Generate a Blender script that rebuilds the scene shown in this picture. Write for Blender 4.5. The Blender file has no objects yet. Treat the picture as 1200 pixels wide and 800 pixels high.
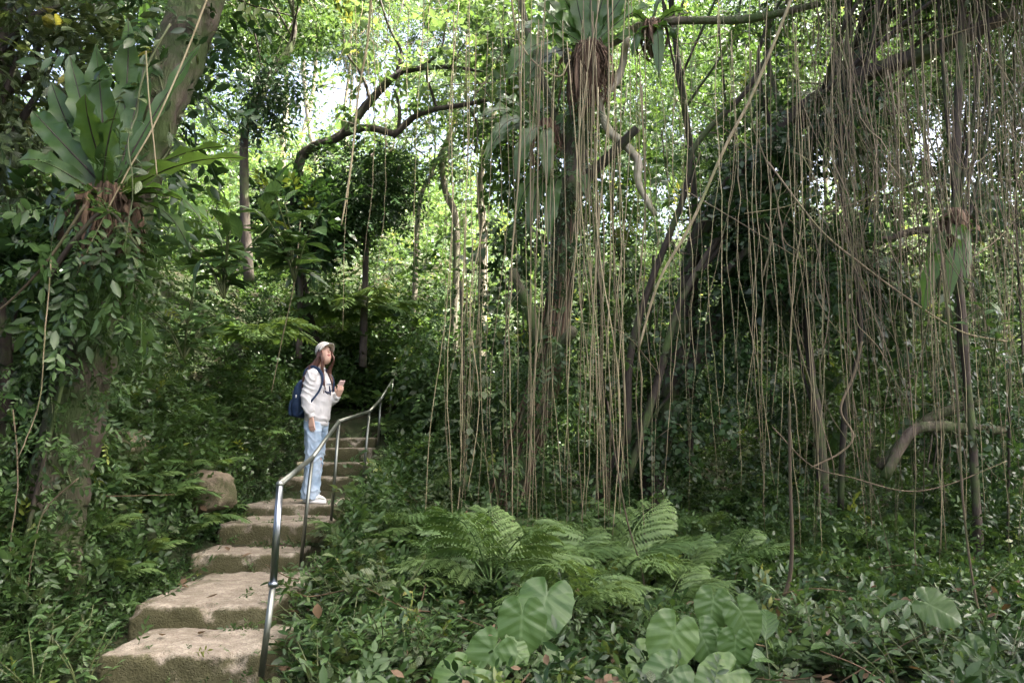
import bpy, math, random
import numpy as np
from mathutils import Vector, Matrix, noise as mnoise

rng = np.random.default_rng(11)
random.seed(11)
scene = bpy.context.scene
COL = scene.collection

# ------------------------------------------------------------------ camera
CAM_Z, PITCH, F = 1.4, math.radians(7.4), 933.0
cam_d = bpy.data.cameras.new('camera'); cam = bpy.data.objects.new('camera', cam_d); COL.objects.link(cam)
cam_d.sensor_width = 36; cam_d.lens = 36 * F / 1200
cam_d.clip_start = 0.05; cam_d.clip_end = 600
cam.location = (0, 0, CAM_Z); cam.rotation_euler = (math.pi / 2 + PITCH, 0, 0)
scene.camera = cam
# ------------------------------------------------------------------ sky, sun, exposure
SUN = Vector((0.50, -0.10, 0.86)).normalized()
world = bpy.data.worlds.new('World'); scene.world = world; world.use_nodes = True
wn = world.node_tree.nodes; wl = world.node_tree.links
for n in list(wn): wn.remove(n)
sky = wn.new('ShaderNodeTexSky'); sky.sky_type = 'NISHITA'; sky.sun_disc = False
sky.sun_elevation = math.asin(SUN.z); sky.sun_rotation = math.atan2(SUN.x, SUN.y)
sky.dust_density = 9.0; sky.air_density = 0.5; sky.ozone_density = 0.2
bg = wn.new('ShaderNodeBackground'); bg.inputs['Strength'].default_value = 0.15
wo = wn.new('ShaderNodeOutputWorld')
wl.new(sky.outputs[0], bg.inputs[0]); wl.new(bg.outputs[0], wo.inputs[0])
sun_d = bpy.data.lights.new('sun', 'SUN'); sun_d.energy = 4.5; sun_d.angle = math.radians(0.6); sun_d.color = (1.0, 0.95, 0.84)
sun = bpy.data.objects.new('sun', sun_d); COL.objects.link(sun)
sun.rotation_euler = SUN.to_track_quat('Z', 'Y').to_euler()
vs = scene.view_settings
vs.view_transform = 'Standard'; vs.look = 'None'; vs.gamma = 1.0; vs.use_curve_mapping = False
vs.exposure = 3.45
cy = scene.cycles
cy.max_bounces = 7; cy.diffuse_bounces = 4; cy.glossy_bounces = 3; cy.transmission_bounces = 5; cy.transparent_max_bounces = 4
cy.sample_clamp_indirect = 6.0
cy.use_denoising = True

# ------------------------------------------------------------------ helpers
CT, ST = math.cos(PITCH), math.sin(PITCH)
def P(px, py, d):
    """point seen at photo pixel (px,py), d metres ahead of the camera"""
    a = (px - 600) / F; b = (400 - py) / F
    s = d / (CT - b * ST)
    return np.array([a * s, d, CAM_Z + (b * CT + ST) * s])

def sstep(a, b, x):
    t = np.clip((x - a) / (b - a), 0, 1)
    return t * t * (3 - 2 * t)

def tag(o, label=None, cat=None, group=None, kind=None):
    if label: o['label'] = label
    if cat: o['category'] = cat
    if group: o['group'] = group
    if kind: o['kind'] = kind
    return o

def empty(name, loc=(0, 0, 0), label=None, cat=None, group=None, rz=0, scale=1):
    o = bpy.data.objects.new(name, None); COL.objects.link(o)
    o.empty_display_size = 0.1
    o.location = tuple(float(v) for v in loc); o.rotation_euler = (0, 0, rz); o.scale = (scale,) * 3
    return tag(o, label, cat, group)

def mk(name, V, tris=None, quads=None, rnd=None, luv=None, smooth=True):
    """mesh data from numpy arrays"""
    V = np.asarray(V, dtype=np.float32)
    m = bpy.data.meshes.new(name)
    nt = 0 if tris is None else len(tris); nq = 0 if quads is None else len(quads)
    loops = []
    if nt: loops.append(np.asarray(tris, dtype=np.int32).ravel())
    if nq: loops.append(np.asarray(quads, dtype=np.int32).ravel())
    loops = np.concatenate(loops)
    tot = np.concatenate([np.full(nt, 3, np.int32), np.full(nq, 4, np.int32)])
    st = np.concatenate([[0], np.cumsum(tot)[:-1]]).astype(np.int32)
    m.vertices.add(len(V)); m.vertices.foreach_set('co', V.ravel())
    m.loops.add(len(loops)); m.loops.foreach_set('vertex_index', loops)
    m.polygons.add(len(tot)); m.polygons.foreach_set('loop_start', st); m.polygons.foreach_set('loop_total', tot)
    m.polygons.foreach_set('use_smooth', np.full(len(tot), smooth))
    m.update(calc_edges=True)
    if rnd is not None:
        a = m.attributes.new('rnd', 'FLOAT', 'POINT'); a.data.foreach_set('value', np.asarray(rnd, np.float32).ravel())
    if luv is not None:
        a = m.attributes.new('luv', 'FLOAT_VECTOR', 'POINT')
        l3 = np.zeros((len(V), 3), np.float32); l3[:, :2] = luv
        a.data.foreach_set('vector', l3.ravel())
    return m

def obj(name, mesh, mat=None, parent=None, loc=None):
    o = bpy.data.objects.new(name, mesh); COL.objects.link(o)
    if mat is not None and not mesh.materials: mesh.materials.append(mat)
    if parent is not None: o.parent = parent
    if loc is not None: o.location = tuple(float(v) for v in loc)
    return o

class Geo:
    """collects triangles and quads into one mesh"""
    def __init__(s): s.V = []; s.T = []; s.Q = []; s.R = []; s.U = []; s.n = 0
    def add(s, V, tris=None, quads=None, rnd=0.5, luv=None):
        V = np.asarray(V, float).reshape(-1, 3)
        if tris is not None and len(tris): s.T.append(np.asarray(tris, int) + s.n)
        if quads is not None and len(quads): s.Q.append(np.asarray(quads, int) + s.n)
        s.V.append(V); s.R.append(np.broadcast_to(np.asarray(rnd, float), (len(V),)))
        s.U.append(np.zeros((len(V), 2)) if luv is None else np.asarray(luv)); s.n += len(V)
        return s
    def mesh(s, name, smooth=True):
        return mk(name, np.concatenate(s.V), np.concatenate(s.T) if s.T else None, np.concatenate(s.Q) if s.Q else None,
                  np.concatenate(s.R), np.concatenate(s.U), smooth)
    def obj(s, name, mat, parent=None, loc=None, smooth=True):
        return obj(name, s.mesh(name, smooth), mat, parent, loc)

def catmull(pts, n):
    """smooth polyline through pts, n points per span"""
    p = np.asarray(pts, float)
    q = np.vstack([2 * p[0] - p[1], p, 2 * p[-1] - p[-2]])
    out = []
    for i in range(1, len(q) - 2):
        for k in range(n):
            t = k / n
            out.append(0.5 * ((2 * q[i]) + (-q[i-1] + q[i+1]) * t + (2*q[i-1] - 5*q[i] + 4*q[i+1] - q[i+2]) * t*t
                              + (-q[i-1] + 3*q[i] - 3*q[i+1] + q[i+2]) * t**3))
    out.append(p[-1])
    return np.array(out)

def tube(pts, rad, n=6, cap=True, squash=None, rough=0.0, seed=0):
    """swept tube: verts, quads, tris"""
    p = np.asarray(pts, float); k = len(p)
    r = np.interp(np.linspace(0, 1, k), np.linspace(0, 1, len(np.atleast_1d(rad))), np.atleast_1d(rad))
    t = np.gradient(p, axis=0); t /= np.linalg.norm(t, axis=1)[:, None] + 1e-9
    ref = np.array([0, 0, 1.0]) if abs(t[0][2]) < 0.9 else np.array([0, 1.0, 0])
    u = np.cross(ref, t[0]); u /= np.linalg.norm(u)
    V = []
    ang = np.arange(n) * 2 * math.pi / n
    g = np.random.default_rng(seed + 5)
    for i in range(k):
        u = u - t[i] * np.dot(u, t[i]); u /= np.linalg.norm(u) + 1e-9
        w = np.cross(t[i], u)
        rr = r[i] * (1 + rough * (g.random(n) - 0.5) * 2) if rough else np.full(n, r[i])
        sq = 1.0 if squash is None else squash
        V.append(p[i] + np.outer(np.cos(ang) * rr, u) + np.outer(np.sin(ang) * rr * sq, w))
    V = np.concatenate(V)
    i0 = np.arange(k - 1)[:, None] * n; j = np.arange(n)[None]; j2 = (j + 1) % n
    Q = np.stack([i0 + j, i0 + j2, i0 + n + j2, i0 + n + j], -1).reshape(-1, 4)
    T = None
    if cap:
        V = np.vstack([V, p[0], p[-1]])
        a, b = len(V) - 2, len(V) - 1; e = (k - 1) * n
        T = [(a, (q + 1) % n, q) for q in range(n)] + [(b, e + q, e + (q + 1) % n) for q in range(n)]
        T = np.array(T)
    return V, Q, T

def add_tube(g, pts, rad, n=6, rnd=0.5, **kw):
    V, Q, T = tube(pts, rad, n, **kw)
    g.add(V, T, Q, rnd)

def norm(v):
    v = np.asarray(v, float)
    return v / (np.linalg.norm(v, axis=-1, keepdims=True) + 1e-9)

def frames(d, up):
    """(k,3,3) matrices whose columns are x, y=d, z~up"""
    y = norm(d); x = norm(np.cross(y, up)); z = np.cross(x, y)
    return np.stack([x, y, z], -1)

def scatter(g, tpl, M, t, s, rnd):
    """merge copies of template tpl=(V,tris,luv,shade) into geo g"""
    V, T, U = tpl
    k = len(t); n = len(V)
    if k == 0: return
    W = np.einsum('kij,nj->kni', M, V) * np.asarray(s)[:, None, None] + np.asarray(t)[:, None]
    TT = T[None] + (np.arange(k) * n)[:, None, None]
    g.add(W.reshape(-1, 3), TT.reshape(-1, 3), None, np.repeat(rnd, n), np.tile(U, (k, 1)))

def fbm(x, y, z=0.0, o=4):
    return mnoise.fractal(Vector((x, y, z)), 1.0, 2.0, o)

# ------------------------------------------------------------------ materials
def nodes(name):
    m = bpy.data.materials.new(name); m.use_nodes = True
    nt = m.node_tree
    for n in list(nt.nodes): nt.nodes.remove(n)
    return m, nt
def N(nt, t, **kw):
    n = nt.nodes.new(t)
    for k, v in kw.items():
        if k.startswith('i_'): n.inputs[k[2:].replace('_', ' ')].default_value = v
        else: setattr(n, k, v)
    return n
def math_n(nt, op, a, b=None, clamp=False):
    n = nt.nodes.new('ShaderNodeMath'); n.operation = op; n.use_clamp = clamp
    for i, v in enumerate((a, b)):
        if v is None: continue
        if isinstance(v, (int, float)): n.inputs[i].default_value = v
        else: nt.links.new(v, n.inputs[i])
    return n.outputs[0]
def mixc(nt, fac, a, b, mode='MIX'):
    n = nt.nodes.new('ShaderNodeMix'); n.data_type = 'RGBA'; n.blend_type = mode
    for s, v in ((n.inputs['Factor'], fac), (n.inputs['A'], a), (n.inputs['B'], b)):
        if isinstance(v, (int, float)): s.default_value = v
        elif isinstance(v, (tuple, list)): s.default_value = tuple(v) + ((1,) if len(v) == 3 else ())
        else: nt.links.new(v, s)
    return n.outputs['Result']
def ramp(nt, fac, stops):
    n = nt.nodes.new('ShaderNodeValToRGB'); e = n.color_ramp.elements
    while len(e) < len(stops): e.new(0.5)
    for q, (p, c) in zip(e, stops): q.position = p; q.color = tuple(c) + (1,)
    nt.links.new(fac, n.inputs[0]); return n.outputs[0]

def leaf_mat(name, dark, light, trans=0.35, rough=0.42, vein=0.0, veincol=None, vk=40.0, yellow=0.010, spec=0.35, bumpk=.25):
    m, nt = nodes(name); L = nt.links.new
    at = N(nt, 'ShaderNodeAttribute', attribute_name='rnd')
    oi = N(nt, 'ShaderNodeObjectInfo')
    r = math_n(nt, 'FRACT', math_n(nt, 'ADD', at.outputs['Fac'], oi.outputs['Random']))
    geo = N(nt, 'ShaderNodeNewGeometry')
    no = N(nt, 'ShaderNodeTexNoise', i_Scale=3.0, i_Detail=2.0); L(geo.outputs['Position'], no.inputs['Vector'])
    no2 = N(nt, 'ShaderNodeTexNoise', i_Scale=38.0, i_Detail=3.0); L(geo.outputs['Position'], no2.inputs['Vector'])
    f = math_n(nt, 'ADD', math_n(nt, 'MULTIPLY', r, 0.55), math_n(nt, 'MULTIPLY', no.outputs['Fac'], 0.6))
    f = math_n(nt, 'SUBTRACT', f, 0.1, True)
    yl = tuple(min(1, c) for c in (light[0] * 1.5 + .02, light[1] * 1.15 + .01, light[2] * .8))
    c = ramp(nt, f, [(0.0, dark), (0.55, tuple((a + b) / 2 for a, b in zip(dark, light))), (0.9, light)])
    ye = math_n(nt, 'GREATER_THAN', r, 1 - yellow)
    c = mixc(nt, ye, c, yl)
    # blotches on the blade
    bl = math_n(nt, 'MULTIPLY', math_n(nt, 'SUBTRACT', no2.outputs['Fac'], 0.35, True), 0.6)
    c = mixc(nt, bl, c, tuple(v * .6 for v in dark))
    bump_src = None
    if vein > 0:
        lu = N(nt, 'ShaderNodeAttribute', attribute_name='luv')
        sx = N(nt, 'ShaderNodeSeparateXYZ'); L(lu.outputs['Vector'], sx.inputs[0])
        au = math_n(nt, 'ABSOLUTE', sx.outputs['X'])
        mid = math_n(nt, 'SUBTRACT', 1.0, math_n(nt, 'MULTIPLY', au, 11.0), True)
        sw = math_n(nt, 'SINE', math_n(nt, 'MULTIPLY', math_n(nt, 'SUBTRACT', sx.outputs['Y'], math_n(nt, 'MULTIPLY', au, 0.32)), vk))
        side = math_n(nt, 'MULTIPLY', math_n(nt, 'SUBTRACT', sw, 0.86, True), 5.0, True)
        vv = math_n(nt, 'MAXIMUM', mid, math_n(nt, 'MULTIPLY', side, 0.55))
        c = mixc(nt, math_n(nt, 'MULTIPLY', vv, vein), c, veincol or light)
        bump_src = math_n(nt, 'ADD', sw, math_n(nt, 'MULTIPLY', mid, -1.5))
    bs = N(nt, 'ShaderNodeBsdfPrincipled', i_Roughness=rough); L(c, bs.inputs['Base Color'])
    bs.inputs['Specular IOR Level'].default_value = spec
    tr = N(nt, 'ShaderNodeBsdfTranslucent')
    tc = mixc(nt, 1.0, c, (1.35, 1.25, 0.70), 'MULTIPLY'); L(tc, tr.inputs['Color'])
    if bump_src is not None:
        bp = N(nt, 'ShaderNodeBump', i_Strength=bumpk, i_Distance=0.01); L(bump_src, bp.inputs['Height'])
        L(bp.outputs[0], bs.inputs['Normal']); L(bp.outputs[0], tr.inputs['Normal'])
    mx = N(nt, 'ShaderNodeMixShader'); mx.inputs[0].default_value = trans
    L(bs.outputs[0], mx.inputs[1]); L(tr.outputs[0], mx.inputs[2])
    o = N(nt, 'ShaderNodeOutputMaterial'); L(mx.outputs[0], o.inputs['Surface'])
    return m

def bark_mat(name, c1, c2, moss=(0.06, 0.09, 0.03), mossamt=0.4, scale=9.0, stretch=0.25, rough=0.85, bump=0.5):
    m, nt = nodes(name); L = nt.links.new
    geo = N(nt, 'ShaderNodeNewGeometry')
    mp = N(nt, 'ShaderNodeMapping'); mp.inputs['Scale'].default_value = (1, 1, stretch); L(geo.outputs['Position'], mp.inputs['Vector'])
    n1 = N(nt, 'ShaderNodeTexNoise', i_Scale=scale, i_Detail=6.0, i_Roughness=0.65); L(mp.outputs[0], n1.inputs['Vector'])
    n2 = N(nt, 'ShaderNodeTexNoise', i_Scale=2.2, i_Detail=5.0, i_Roughness=0.7); L(geo.outputs['Position'], n2.inputs['Vector'])
    n3 = N(nt, 'ShaderNodeTexNoise', i_Scale=scale * 5, i_Detail=4.0); L(mp.outputs[0], n3.inputs['Vector'])
    at = N(nt, 'ShaderNodeAttribute', attribute_name='rnd')
    oi = N(nt, 'ShaderNodeObjectInfo')
    c = ramp(nt, n1.outputs['Fac'], [(0.3, c1), (0.7, c2)])
    c = mixc(nt, math_n(nt, 'MULTIPLY', n3.outputs['Fac'], 0.5), c, tuple(v * .45 for v in c1))
    mf = math_n(nt, 'MULTIPLY', math_n(nt, 'SUBTRACT', n2.outputs['Fac'], 0.62 - mossamt * 0.4, False), 6.0, True)
    c = mixc(nt, mf, c, moss)
    br = math_n(nt, 'ADD', 0.50, math_n(nt, 'MULTIPLY', math_n(nt, 'FRACT', math_n(nt, 'ADD', at.outputs['Fac'], oi.outputs['Random'])), 0.95))
    hv = N(nt, 'ShaderNodeHueSaturation'); L(c, hv.inputs['Color']); L(br, hv.inputs['Value'])
    bs = N(nt, 'ShaderNodeBsdfPrincipled', i_Roughness=rough); L(hv.outputs[0], bs.inputs['Base Color'])
    bs.inputs['Specular IOR Level'].default_value = 0.25
    h = math_n(nt, 'ADD', n1.outputs['Fac'], math_n(nt, 'MULTIPLY', n3.outputs['Fac'], 0.5))
    bp = N(nt, 'ShaderNodeBump', i_Strength=bump, i_Distance=0.03); L(h, bp.inputs['Height']); L(bp.outputs[0], bs.inputs['Normal'])
    o = N(nt, 'ShaderNodeOutputMaterial'); L(bs.outputs[0], o.inputs['Surface'])
    return m

def plain_mat(name, col, rough=0.6, metal=0.0, nscale=30.0, namt=0.15, bump=0.0, spec=0.5, col2=None):
    m, nt = nodes(name); L = nt.links.new
    tc = N(nt, 'ShaderNodeTexCoord')
    n1 = N(nt, 'ShaderNodeTexNoise', i_Scale=nscale, i_Detail=4.0); L(tc.outputs['Object'], n1.inputs['Vector'])
    c = mixc(nt, math_n(nt, 'MULTIPLY', n1.outputs['Fac'], 1.0 if col2 else namt), col, col2 or tuple(v * .4 for v in col))
    bs = N(nt, 'ShaderNodeBsdfPrincipled', i_Roughness=rough, i_Metallic=metal); L(c, bs.inputs['Base Color'])
    bs.inputs['Specular IOR Level'].default_value = spec
    if bump:
        bp = N(nt, 'ShaderNodeBump', i_Strength=bump, i_Distance=0.01); L(n1.outputs['Fac'], bp.inputs['Height']); L(bp.outputs[0], bs.inputs['Normal'])
    o = N(nt, 'ShaderNodeOutputMaterial'); L(bs.outputs[0], o.inputs['Surface'])
    return m

def stone_mat(name, base1, base2, moss, mossamt, scale=5.0, riser=0.16):
    m, nt = nodes(name); L = nt.links.new
    geo = N(nt, 'ShaderNodeNewGeometry')
    n1 = N(nt, 'ShaderNodeTexNoise', i_Scale=scale, i_Detail=8.0, i_Roughness=0.7); L(geo.outputs['Position'], n1.inputs['Vector'])
    n2 = N(nt, 'ShaderNodeTexNoise', i_Scale=3.1, i_Detail=7.0, i_Roughness=0.75); L(geo.outputs['Position'], n2.inputs['Vector'])
    n3 = N(nt, 'ShaderNodeTexNoise', i_Scale=70.0, i_Detail=4.0); L(geo.outputs['Position'], n3.inputs['Vector'])
    vo = N(nt, 'ShaderNodeTexVoronoi', i_Scale=55.0); L(geo.outputs['Position'], vo.inputs['Vector'])
    c = ramp(nt, n1.outputs['Fac'], [(0.25, tuple(v * .55 for v in base1)), (0.48, base1), (0.72, base2)])
    c = mixc(nt, math_n(nt, 'MULTIPLY', math_n(nt, 'SUBTRACT', n3.outputs['Fac'], 0.45, True), 2.2, True), c, tuple(v * .4 for v in base1))
    pit = math_n(nt, 'SUBTRACT', 1.0, math_n(nt, 'MULTIPLY', vo.outputs['Distance'], 3.2), True)
    c = mixc(nt, math_n(nt, 'MULTIPLY', pit, 0.4), c, tuple(v * .5 for v in base1))
    sx = N(nt, 'ShaderNodeSeparateXYZ'); L(geo.outputs['Normal'], sx.inputs[0])
    steep = math_n(nt, 'SUBTRACT', 1.0, math_n(nt, 'ABSOLUTE', sx.outputs['Z']), True)
    mf = math_n(nt, 'ADD', n2.outputs['Fac'], math_n(nt, 'MULTIPLY', steep, riser))
    mf = math_n(nt, 'MULTIPLY', math_n(nt, 'SUBTRACT', mf, 0.68 - mossamt * 0.3), 7.0, True)
    mc = mixc(nt, n3.outputs['Fac'], moss, tuple(v * .45 for v in moss))
    c = mixc(nt, math_n(nt, 'MULTIPLY', mf, 0.9), c, mc)
    bs = N(nt, 'ShaderNodeBsdfPrincipled', i_Roughness=0.9); L(c, bs.inputs['Base Color']); bs.inputs['Specular IOR Level'].default_value = 0.2
    h = math_n(nt, 'ADD', n1.outputs['Fac'], math_n(nt, 'ADD', math_n(nt, 'MULTIPLY', n3.outputs['Fac'], 0.5), math_n(nt, 'MULTIPLY', pit, -0.4)))
    bp = N(nt, 'ShaderNodeBump', i_Strength=0.7, i_Distance=0.025); L(h, bp.inputs['Height']); L(bp.outputs[0], bs.inputs['Normal'])
    o = N(nt, 'ShaderNodeOutputMaterial'); L(bs.outputs[0], o.inputs['Surface'])
    return m

M = {}
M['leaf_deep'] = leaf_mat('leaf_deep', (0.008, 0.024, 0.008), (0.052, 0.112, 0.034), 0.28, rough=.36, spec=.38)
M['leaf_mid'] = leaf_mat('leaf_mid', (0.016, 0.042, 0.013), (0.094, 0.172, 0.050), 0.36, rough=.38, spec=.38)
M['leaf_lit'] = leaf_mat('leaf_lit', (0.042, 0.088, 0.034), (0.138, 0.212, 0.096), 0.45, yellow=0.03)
M['leaf_blue'] = leaf_mat('leaf_blue', (0.024, 0.045, 0.018), (0.124, 0.168, 0.064), 0.25, rough=0.36, vein=0.25, vk=30, spec=0.5)
M['leaf_broad'] = leaf_mat('leaf_broad', (0.030, 0.075, 0.022), (0.100, 0.180, 0.055), 0.33, rough=0.36, vein=0.4, vk=44, spec=0.5)
M['nest'] = leaf_mat('nest', (0.034, 0.088, 0.024), (0.105, 0.190, 0.052), 0.48, rough=0.38, vein=0.6, veincol=(0.020, 0.018, 0.012), vk=0.0, spec=0.5, yellow=0.0)
M['fern'] = leaf_mat('fern', (0.060, 0.125, 0.036), (0.160, 0.245, 0.082), 0.32, rough=0.5, yellow=0.0)
M['taro'] = leaf_mat('taro', (0.042, 0.095, 0.026), (0.110, 0.190, 0.055), 0.28, rough=0.40, vein=0.28, veincol=(0.17, 0.25, 0.12), bumpk=.12, vk=30, yellow=0.0)
M['dead'] = leaf_mat('dead', (0.055, 0.036, 0.020), (0.20, 0.135, 0.08), 0.2, rough=0.7, yellow=0.0)
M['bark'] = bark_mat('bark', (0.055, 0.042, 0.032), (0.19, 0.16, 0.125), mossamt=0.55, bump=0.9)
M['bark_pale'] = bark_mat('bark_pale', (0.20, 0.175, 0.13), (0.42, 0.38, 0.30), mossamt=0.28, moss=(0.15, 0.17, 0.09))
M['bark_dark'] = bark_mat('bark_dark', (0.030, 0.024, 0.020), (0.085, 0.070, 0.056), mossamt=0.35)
M['root'] = bark_mat('root', (0.17, 0.14, 0.080), (0.40, 0.345, 0.22), mossamt=0.22, moss=(0.16, 0.18, 0.08), scale=14, stretch=0.1, bump=0.25)
M['root_dark'] = bark_mat('root_dark', (0.085, 0.066, 0.044), (0.25, 0.20, 0.135), mossamt=0.35, moss=(0.11, 0.12, 0.05), scale=14, stretch=0.1, bump=0.25)
M['fibre'] = bark_mat('fibre', (0.055, 0.036, 0.024), (0.19, 0.125, 0.080), mossamt=0.0, scale=22, stretch=0.2)
M['stem'] = plain_mat('stem', (0.085, 0.105, 0.035), 0.55, namt=0.5)
M['twig'] = plain_mat('twig', (0.10, 0.075, 0.05), 0.8, namt=0.5)
M['step'] = stone_mat('step', (0.24, 0.21, 0.165), (0.42, 0.385, 0.315), (0.066, 0.068, 0.026), 0.48, 7.0, 0.24)
M['rock'] = stone_mat('rock', (0.17, 0.14, 0.10), (0.32, 0.27, 0.19), (0.075, 0.085, 0.035), 0.55, 3.0)
M['soil'] = stone_mat('soil', (0.040, 0.030, 0.020), (0.085, 0.066, 0.042), (0.028, 0.046, 0.016), 0.95, 6.0)
M['steel'] = plain_mat('steel', (0.24, 0.26, 0.23), 0.44, 1.0, nscale=18, namt=0.5)
M['chrome'] = plain_mat('chrome', (0.28, 0.31, 0.34), 0.28, 1.0, nscale=18, namt=0.25)

# ------------------------------------------------------------------ terrain
RY = np.array([0, 3.0, 4.7, 5.4, 6.8, 7.35, 8.2, 9.5, 9.9, 10.25, 10.6, 12, 13.5, 18, 25, 40, 70, 140])
RZ = np.array([-.1, -.05, .02, .14, .34, .52, .62, .86, 1.03, 1.2, 1.35, 2.0, 3.2, 5.6, 8.8, 14, 20, 24])
QY = np.array([0, 3, 8, 11, 13, 18, 25, 40, 70, 140]); QZ = np.array([-.1, -.05, .08, .35, 1.0, 3.1, 6.2, 11.5, 18, 23])
def hgt(x, y):
    x = np.asarray(x, float); y = np.asarray(y, float)
    left = np.interp(y, RY, RZ); right = np.interp(y, QY, QZ)
    w = 1 - sstep(-1.75, 1.2, x)
    z = right + (left - right) * w
    b = np.clip(-2.85 - x, 0, None)
    z = z + 0.30 * (1 - sstep(-3.05, -2.72, x)) * sstep(3.6, 5.5, y) * (1 - sstep(10.5, 12.5, y))
    z = z + 0.85 * np.minimum(b, 2.6) * sstep(3.2, 6.0, y) * (1 - 0.6 * sstep(11, 15, y)) + 0.15 * np.clip(b - 2.6, 0, 12)
    z = z + 0.16 * np.clip(x - 5.5, 0, 14)
    off = 1 - np.exp(-((x + 2.25) / 0.9) ** 2) * (y < 11)
    z = z + off * (0.07 * np.sin(x * 2.3 + 1.1 * np.sin(y * 1.3)) * np.cos(y * 1.9 + x) + 0.04 * np.sin(x * 5.1 + y * 3.7) * np.cos(y * 4.7 - x * 2.2))
    return z
def gp(x, y): return np.array([x, y, float(hgt(x, y))])
def ground_from_px(px, py, lo=2.5, hi=30):
    """first point where the ray through the pixel meets the ground"""
    for d in np.arange(lo, hi, 0.05):
        q = P(px, py, d)
        if q[2] <= hgt(q[0], q[1]): return q
    return P(px, py, hi)

def axis(lo, hi, flo, fhi, fine, coarse):
    return np.unique(np.round(np.concatenate([np.arange(lo, flo, coarse), np.arange(flo, fhi, fine), np.arange(fhi, hi + coarse, coarse)]), 3))
gx = axis(-90, 90, -7, 9, 0.14, 3.0); gy = axis(-40, 140, 1, 16, 0.14, 3.0)
X, Y = np.meshgrid(gx, gy)
Z = hgt(X, Y)
nx, ny = len(gx), len(gy)
i0 = (np.arange(ny - 1)[:, None] * nx + np.arange(nx - 1)[None]).ravel()
ground = obj('ground', mk('ground', np.stack([X, Y, Z], -1).reshape(-1, 3), None, np.stack([i0, i0 + 1, i0 + nx + 1, i0 + nx], -1)), M['soil'])
tag(ground, kind='structure')

# ------------------------------------------------------------------ stone stairs
#            front-left px  front-right px   d     back depth
STEP = [('E', (128, 768), (296, 766), 4.72, 0.80, 0.17),
        ('D', (162, 712), (310, 709), 5.37, 1.55, 0.155),
        ('C', (231, 649), (343, 648), 6.80, 0.70, 0.17),
        ('B', (262, 614), (369, 613), 7.35, 1.00, 0.19),
        ('A', (292, 592), (391, 591), 8.20, 1.45, 0.17),
        ('F', (330, 560), (424, 559), 9.50, 0.55, 0.20),
        ('G', (352, 542), (428, 541), 9.90, 0.50, 0.18),
        ('H', (366, 525), (432, 525), 10.25, 0.50, 0.18),
        ('I', (376, 513), (436, 513), 10.60, 0.90, 0.16)]
stairs = empty('stone_stairway', gp(-2.2, 4.7), 'worn mossy stone stairway climbing the bank beside the steel handrail', 'stairs')
def rough_block(x0, x1, y0, y1, z0, z1, seed, amp=0.011, res=0.035):
    """uneven block with softened edges"""
    nxs, nys, nzs = max(4, int((x1 - x0) / res)), max(4, int((y1 - y0) / res)), max(3, int((z1 - z0) / res))
    g = Geo()
    def face(fn, nu, nv):
        u, v = np.meshgrid(np.linspace(0, 1, nu + 1), np.linspace(0, 1, nv + 1))
        p = fn(u.ravel(), v.ravel())
        i = (np.arange(nv)[:, None] * (nu + 1) + np.arange(nu)[None]).ravel()
        g.add(p, None, np.stack([i, i + 1, i + nu + 2, i + nu + 1], -1))
    L = lambda a, b, t: a + (b - a) * t
    o = np.ones_like
    face(lambda u, v: np.stack([L(x0, x1, u), L(y0, y1, v), o(u) * z1], -1), nxs, nys)
    face(lambda u, v: np.stack([L(x0, x1, u), o(u) * y0, L(z0, z1, v)], -1), nxs, nzs)
    face(lambda u, v: np.stack([L(x1, x0, u), o(u) * y1, L(z0, z1, v)], -1), nxs, nzs)
    face(lambda u, v: np.stack([o(u) * x0, L(y1, y0, u), L(z0, z1, v)], -1), nys, nzs)
    face(lambda u, v: np.stack([o(u) * x1, L(y0, y1, u), L(z0, z1, v)], -1), nys, nzs)
    V = np.concatenate(g.V)
    c = np.array([(x0 + x1) / 2, (y0 + y1) / 2, (z0 + z1) / 2]); hs = np.array([x1 - x0, y1 - y0, z1 - z0]) / 2
    rr = 0.018
    q = V - c; inner = np.clip(q, -(hs - rr), hs - rr); dlt = q - inner
    ln = np.linalg.norm(dlt, axis=1, keepdims=True)
    q = np.where(ln > 1e-6, inner + dlt / np.maximum(ln, 1e-6) * np.minimum(ln, rr), q)
    V = q + c
    for k in range(len(V)):
        v = V[k]
        a = fbm(v[0] * 3 + seed, v[1] * 3, v[2] * 3); b = fbm(v[0] * 11, v[1] * 11 + seed, v[2] * 11)
        n_ = (v - c) / hs
        edge = (n_[2] > .7) * (n_[1] < -.9); chip = max(0.0, fbm(v[0] * 6 + seed * 3, v[1] * 6, 4.2, 3) - .12) * edge
        V[k] = v + np.array([a * amp * 1.5, b * amp * 1.2 + a * amp * 1.3 * (n_[1] < 0) + chip * .07, (a * 1.0 + b * .8) * amp - chip * .07])
    m = mk('step', V, None, np.concatenate(g.Q))
    import bmesh
    bm = bmesh.new(); bm.from_mesh(m); bmesh.ops.remove_doubles(bm, verts=bm.verts, dist=0.004); bm.to_mesh(m); bm.free()
    for p in m.polygons: p.use_smooth = True
    return m
step_top = {}
for i, (k, a, b, d, dep, rise) in enumerate(STEP):
    pa, pb = P(*a, d), P(*b, d)
    zt = (pa[2] + pb[2]) / 2
    s = obj('step', rough_block(pa[0] - 0.06, pb[0] + 0.04, d, d + dep, zt - rise - 0.10, zt, i * 7.3), M['step'], stairs)
    s.matrix_parent_inverse = Matrix.Translation(-Vector(stairs.location))
    step_top[k] = zt

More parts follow.
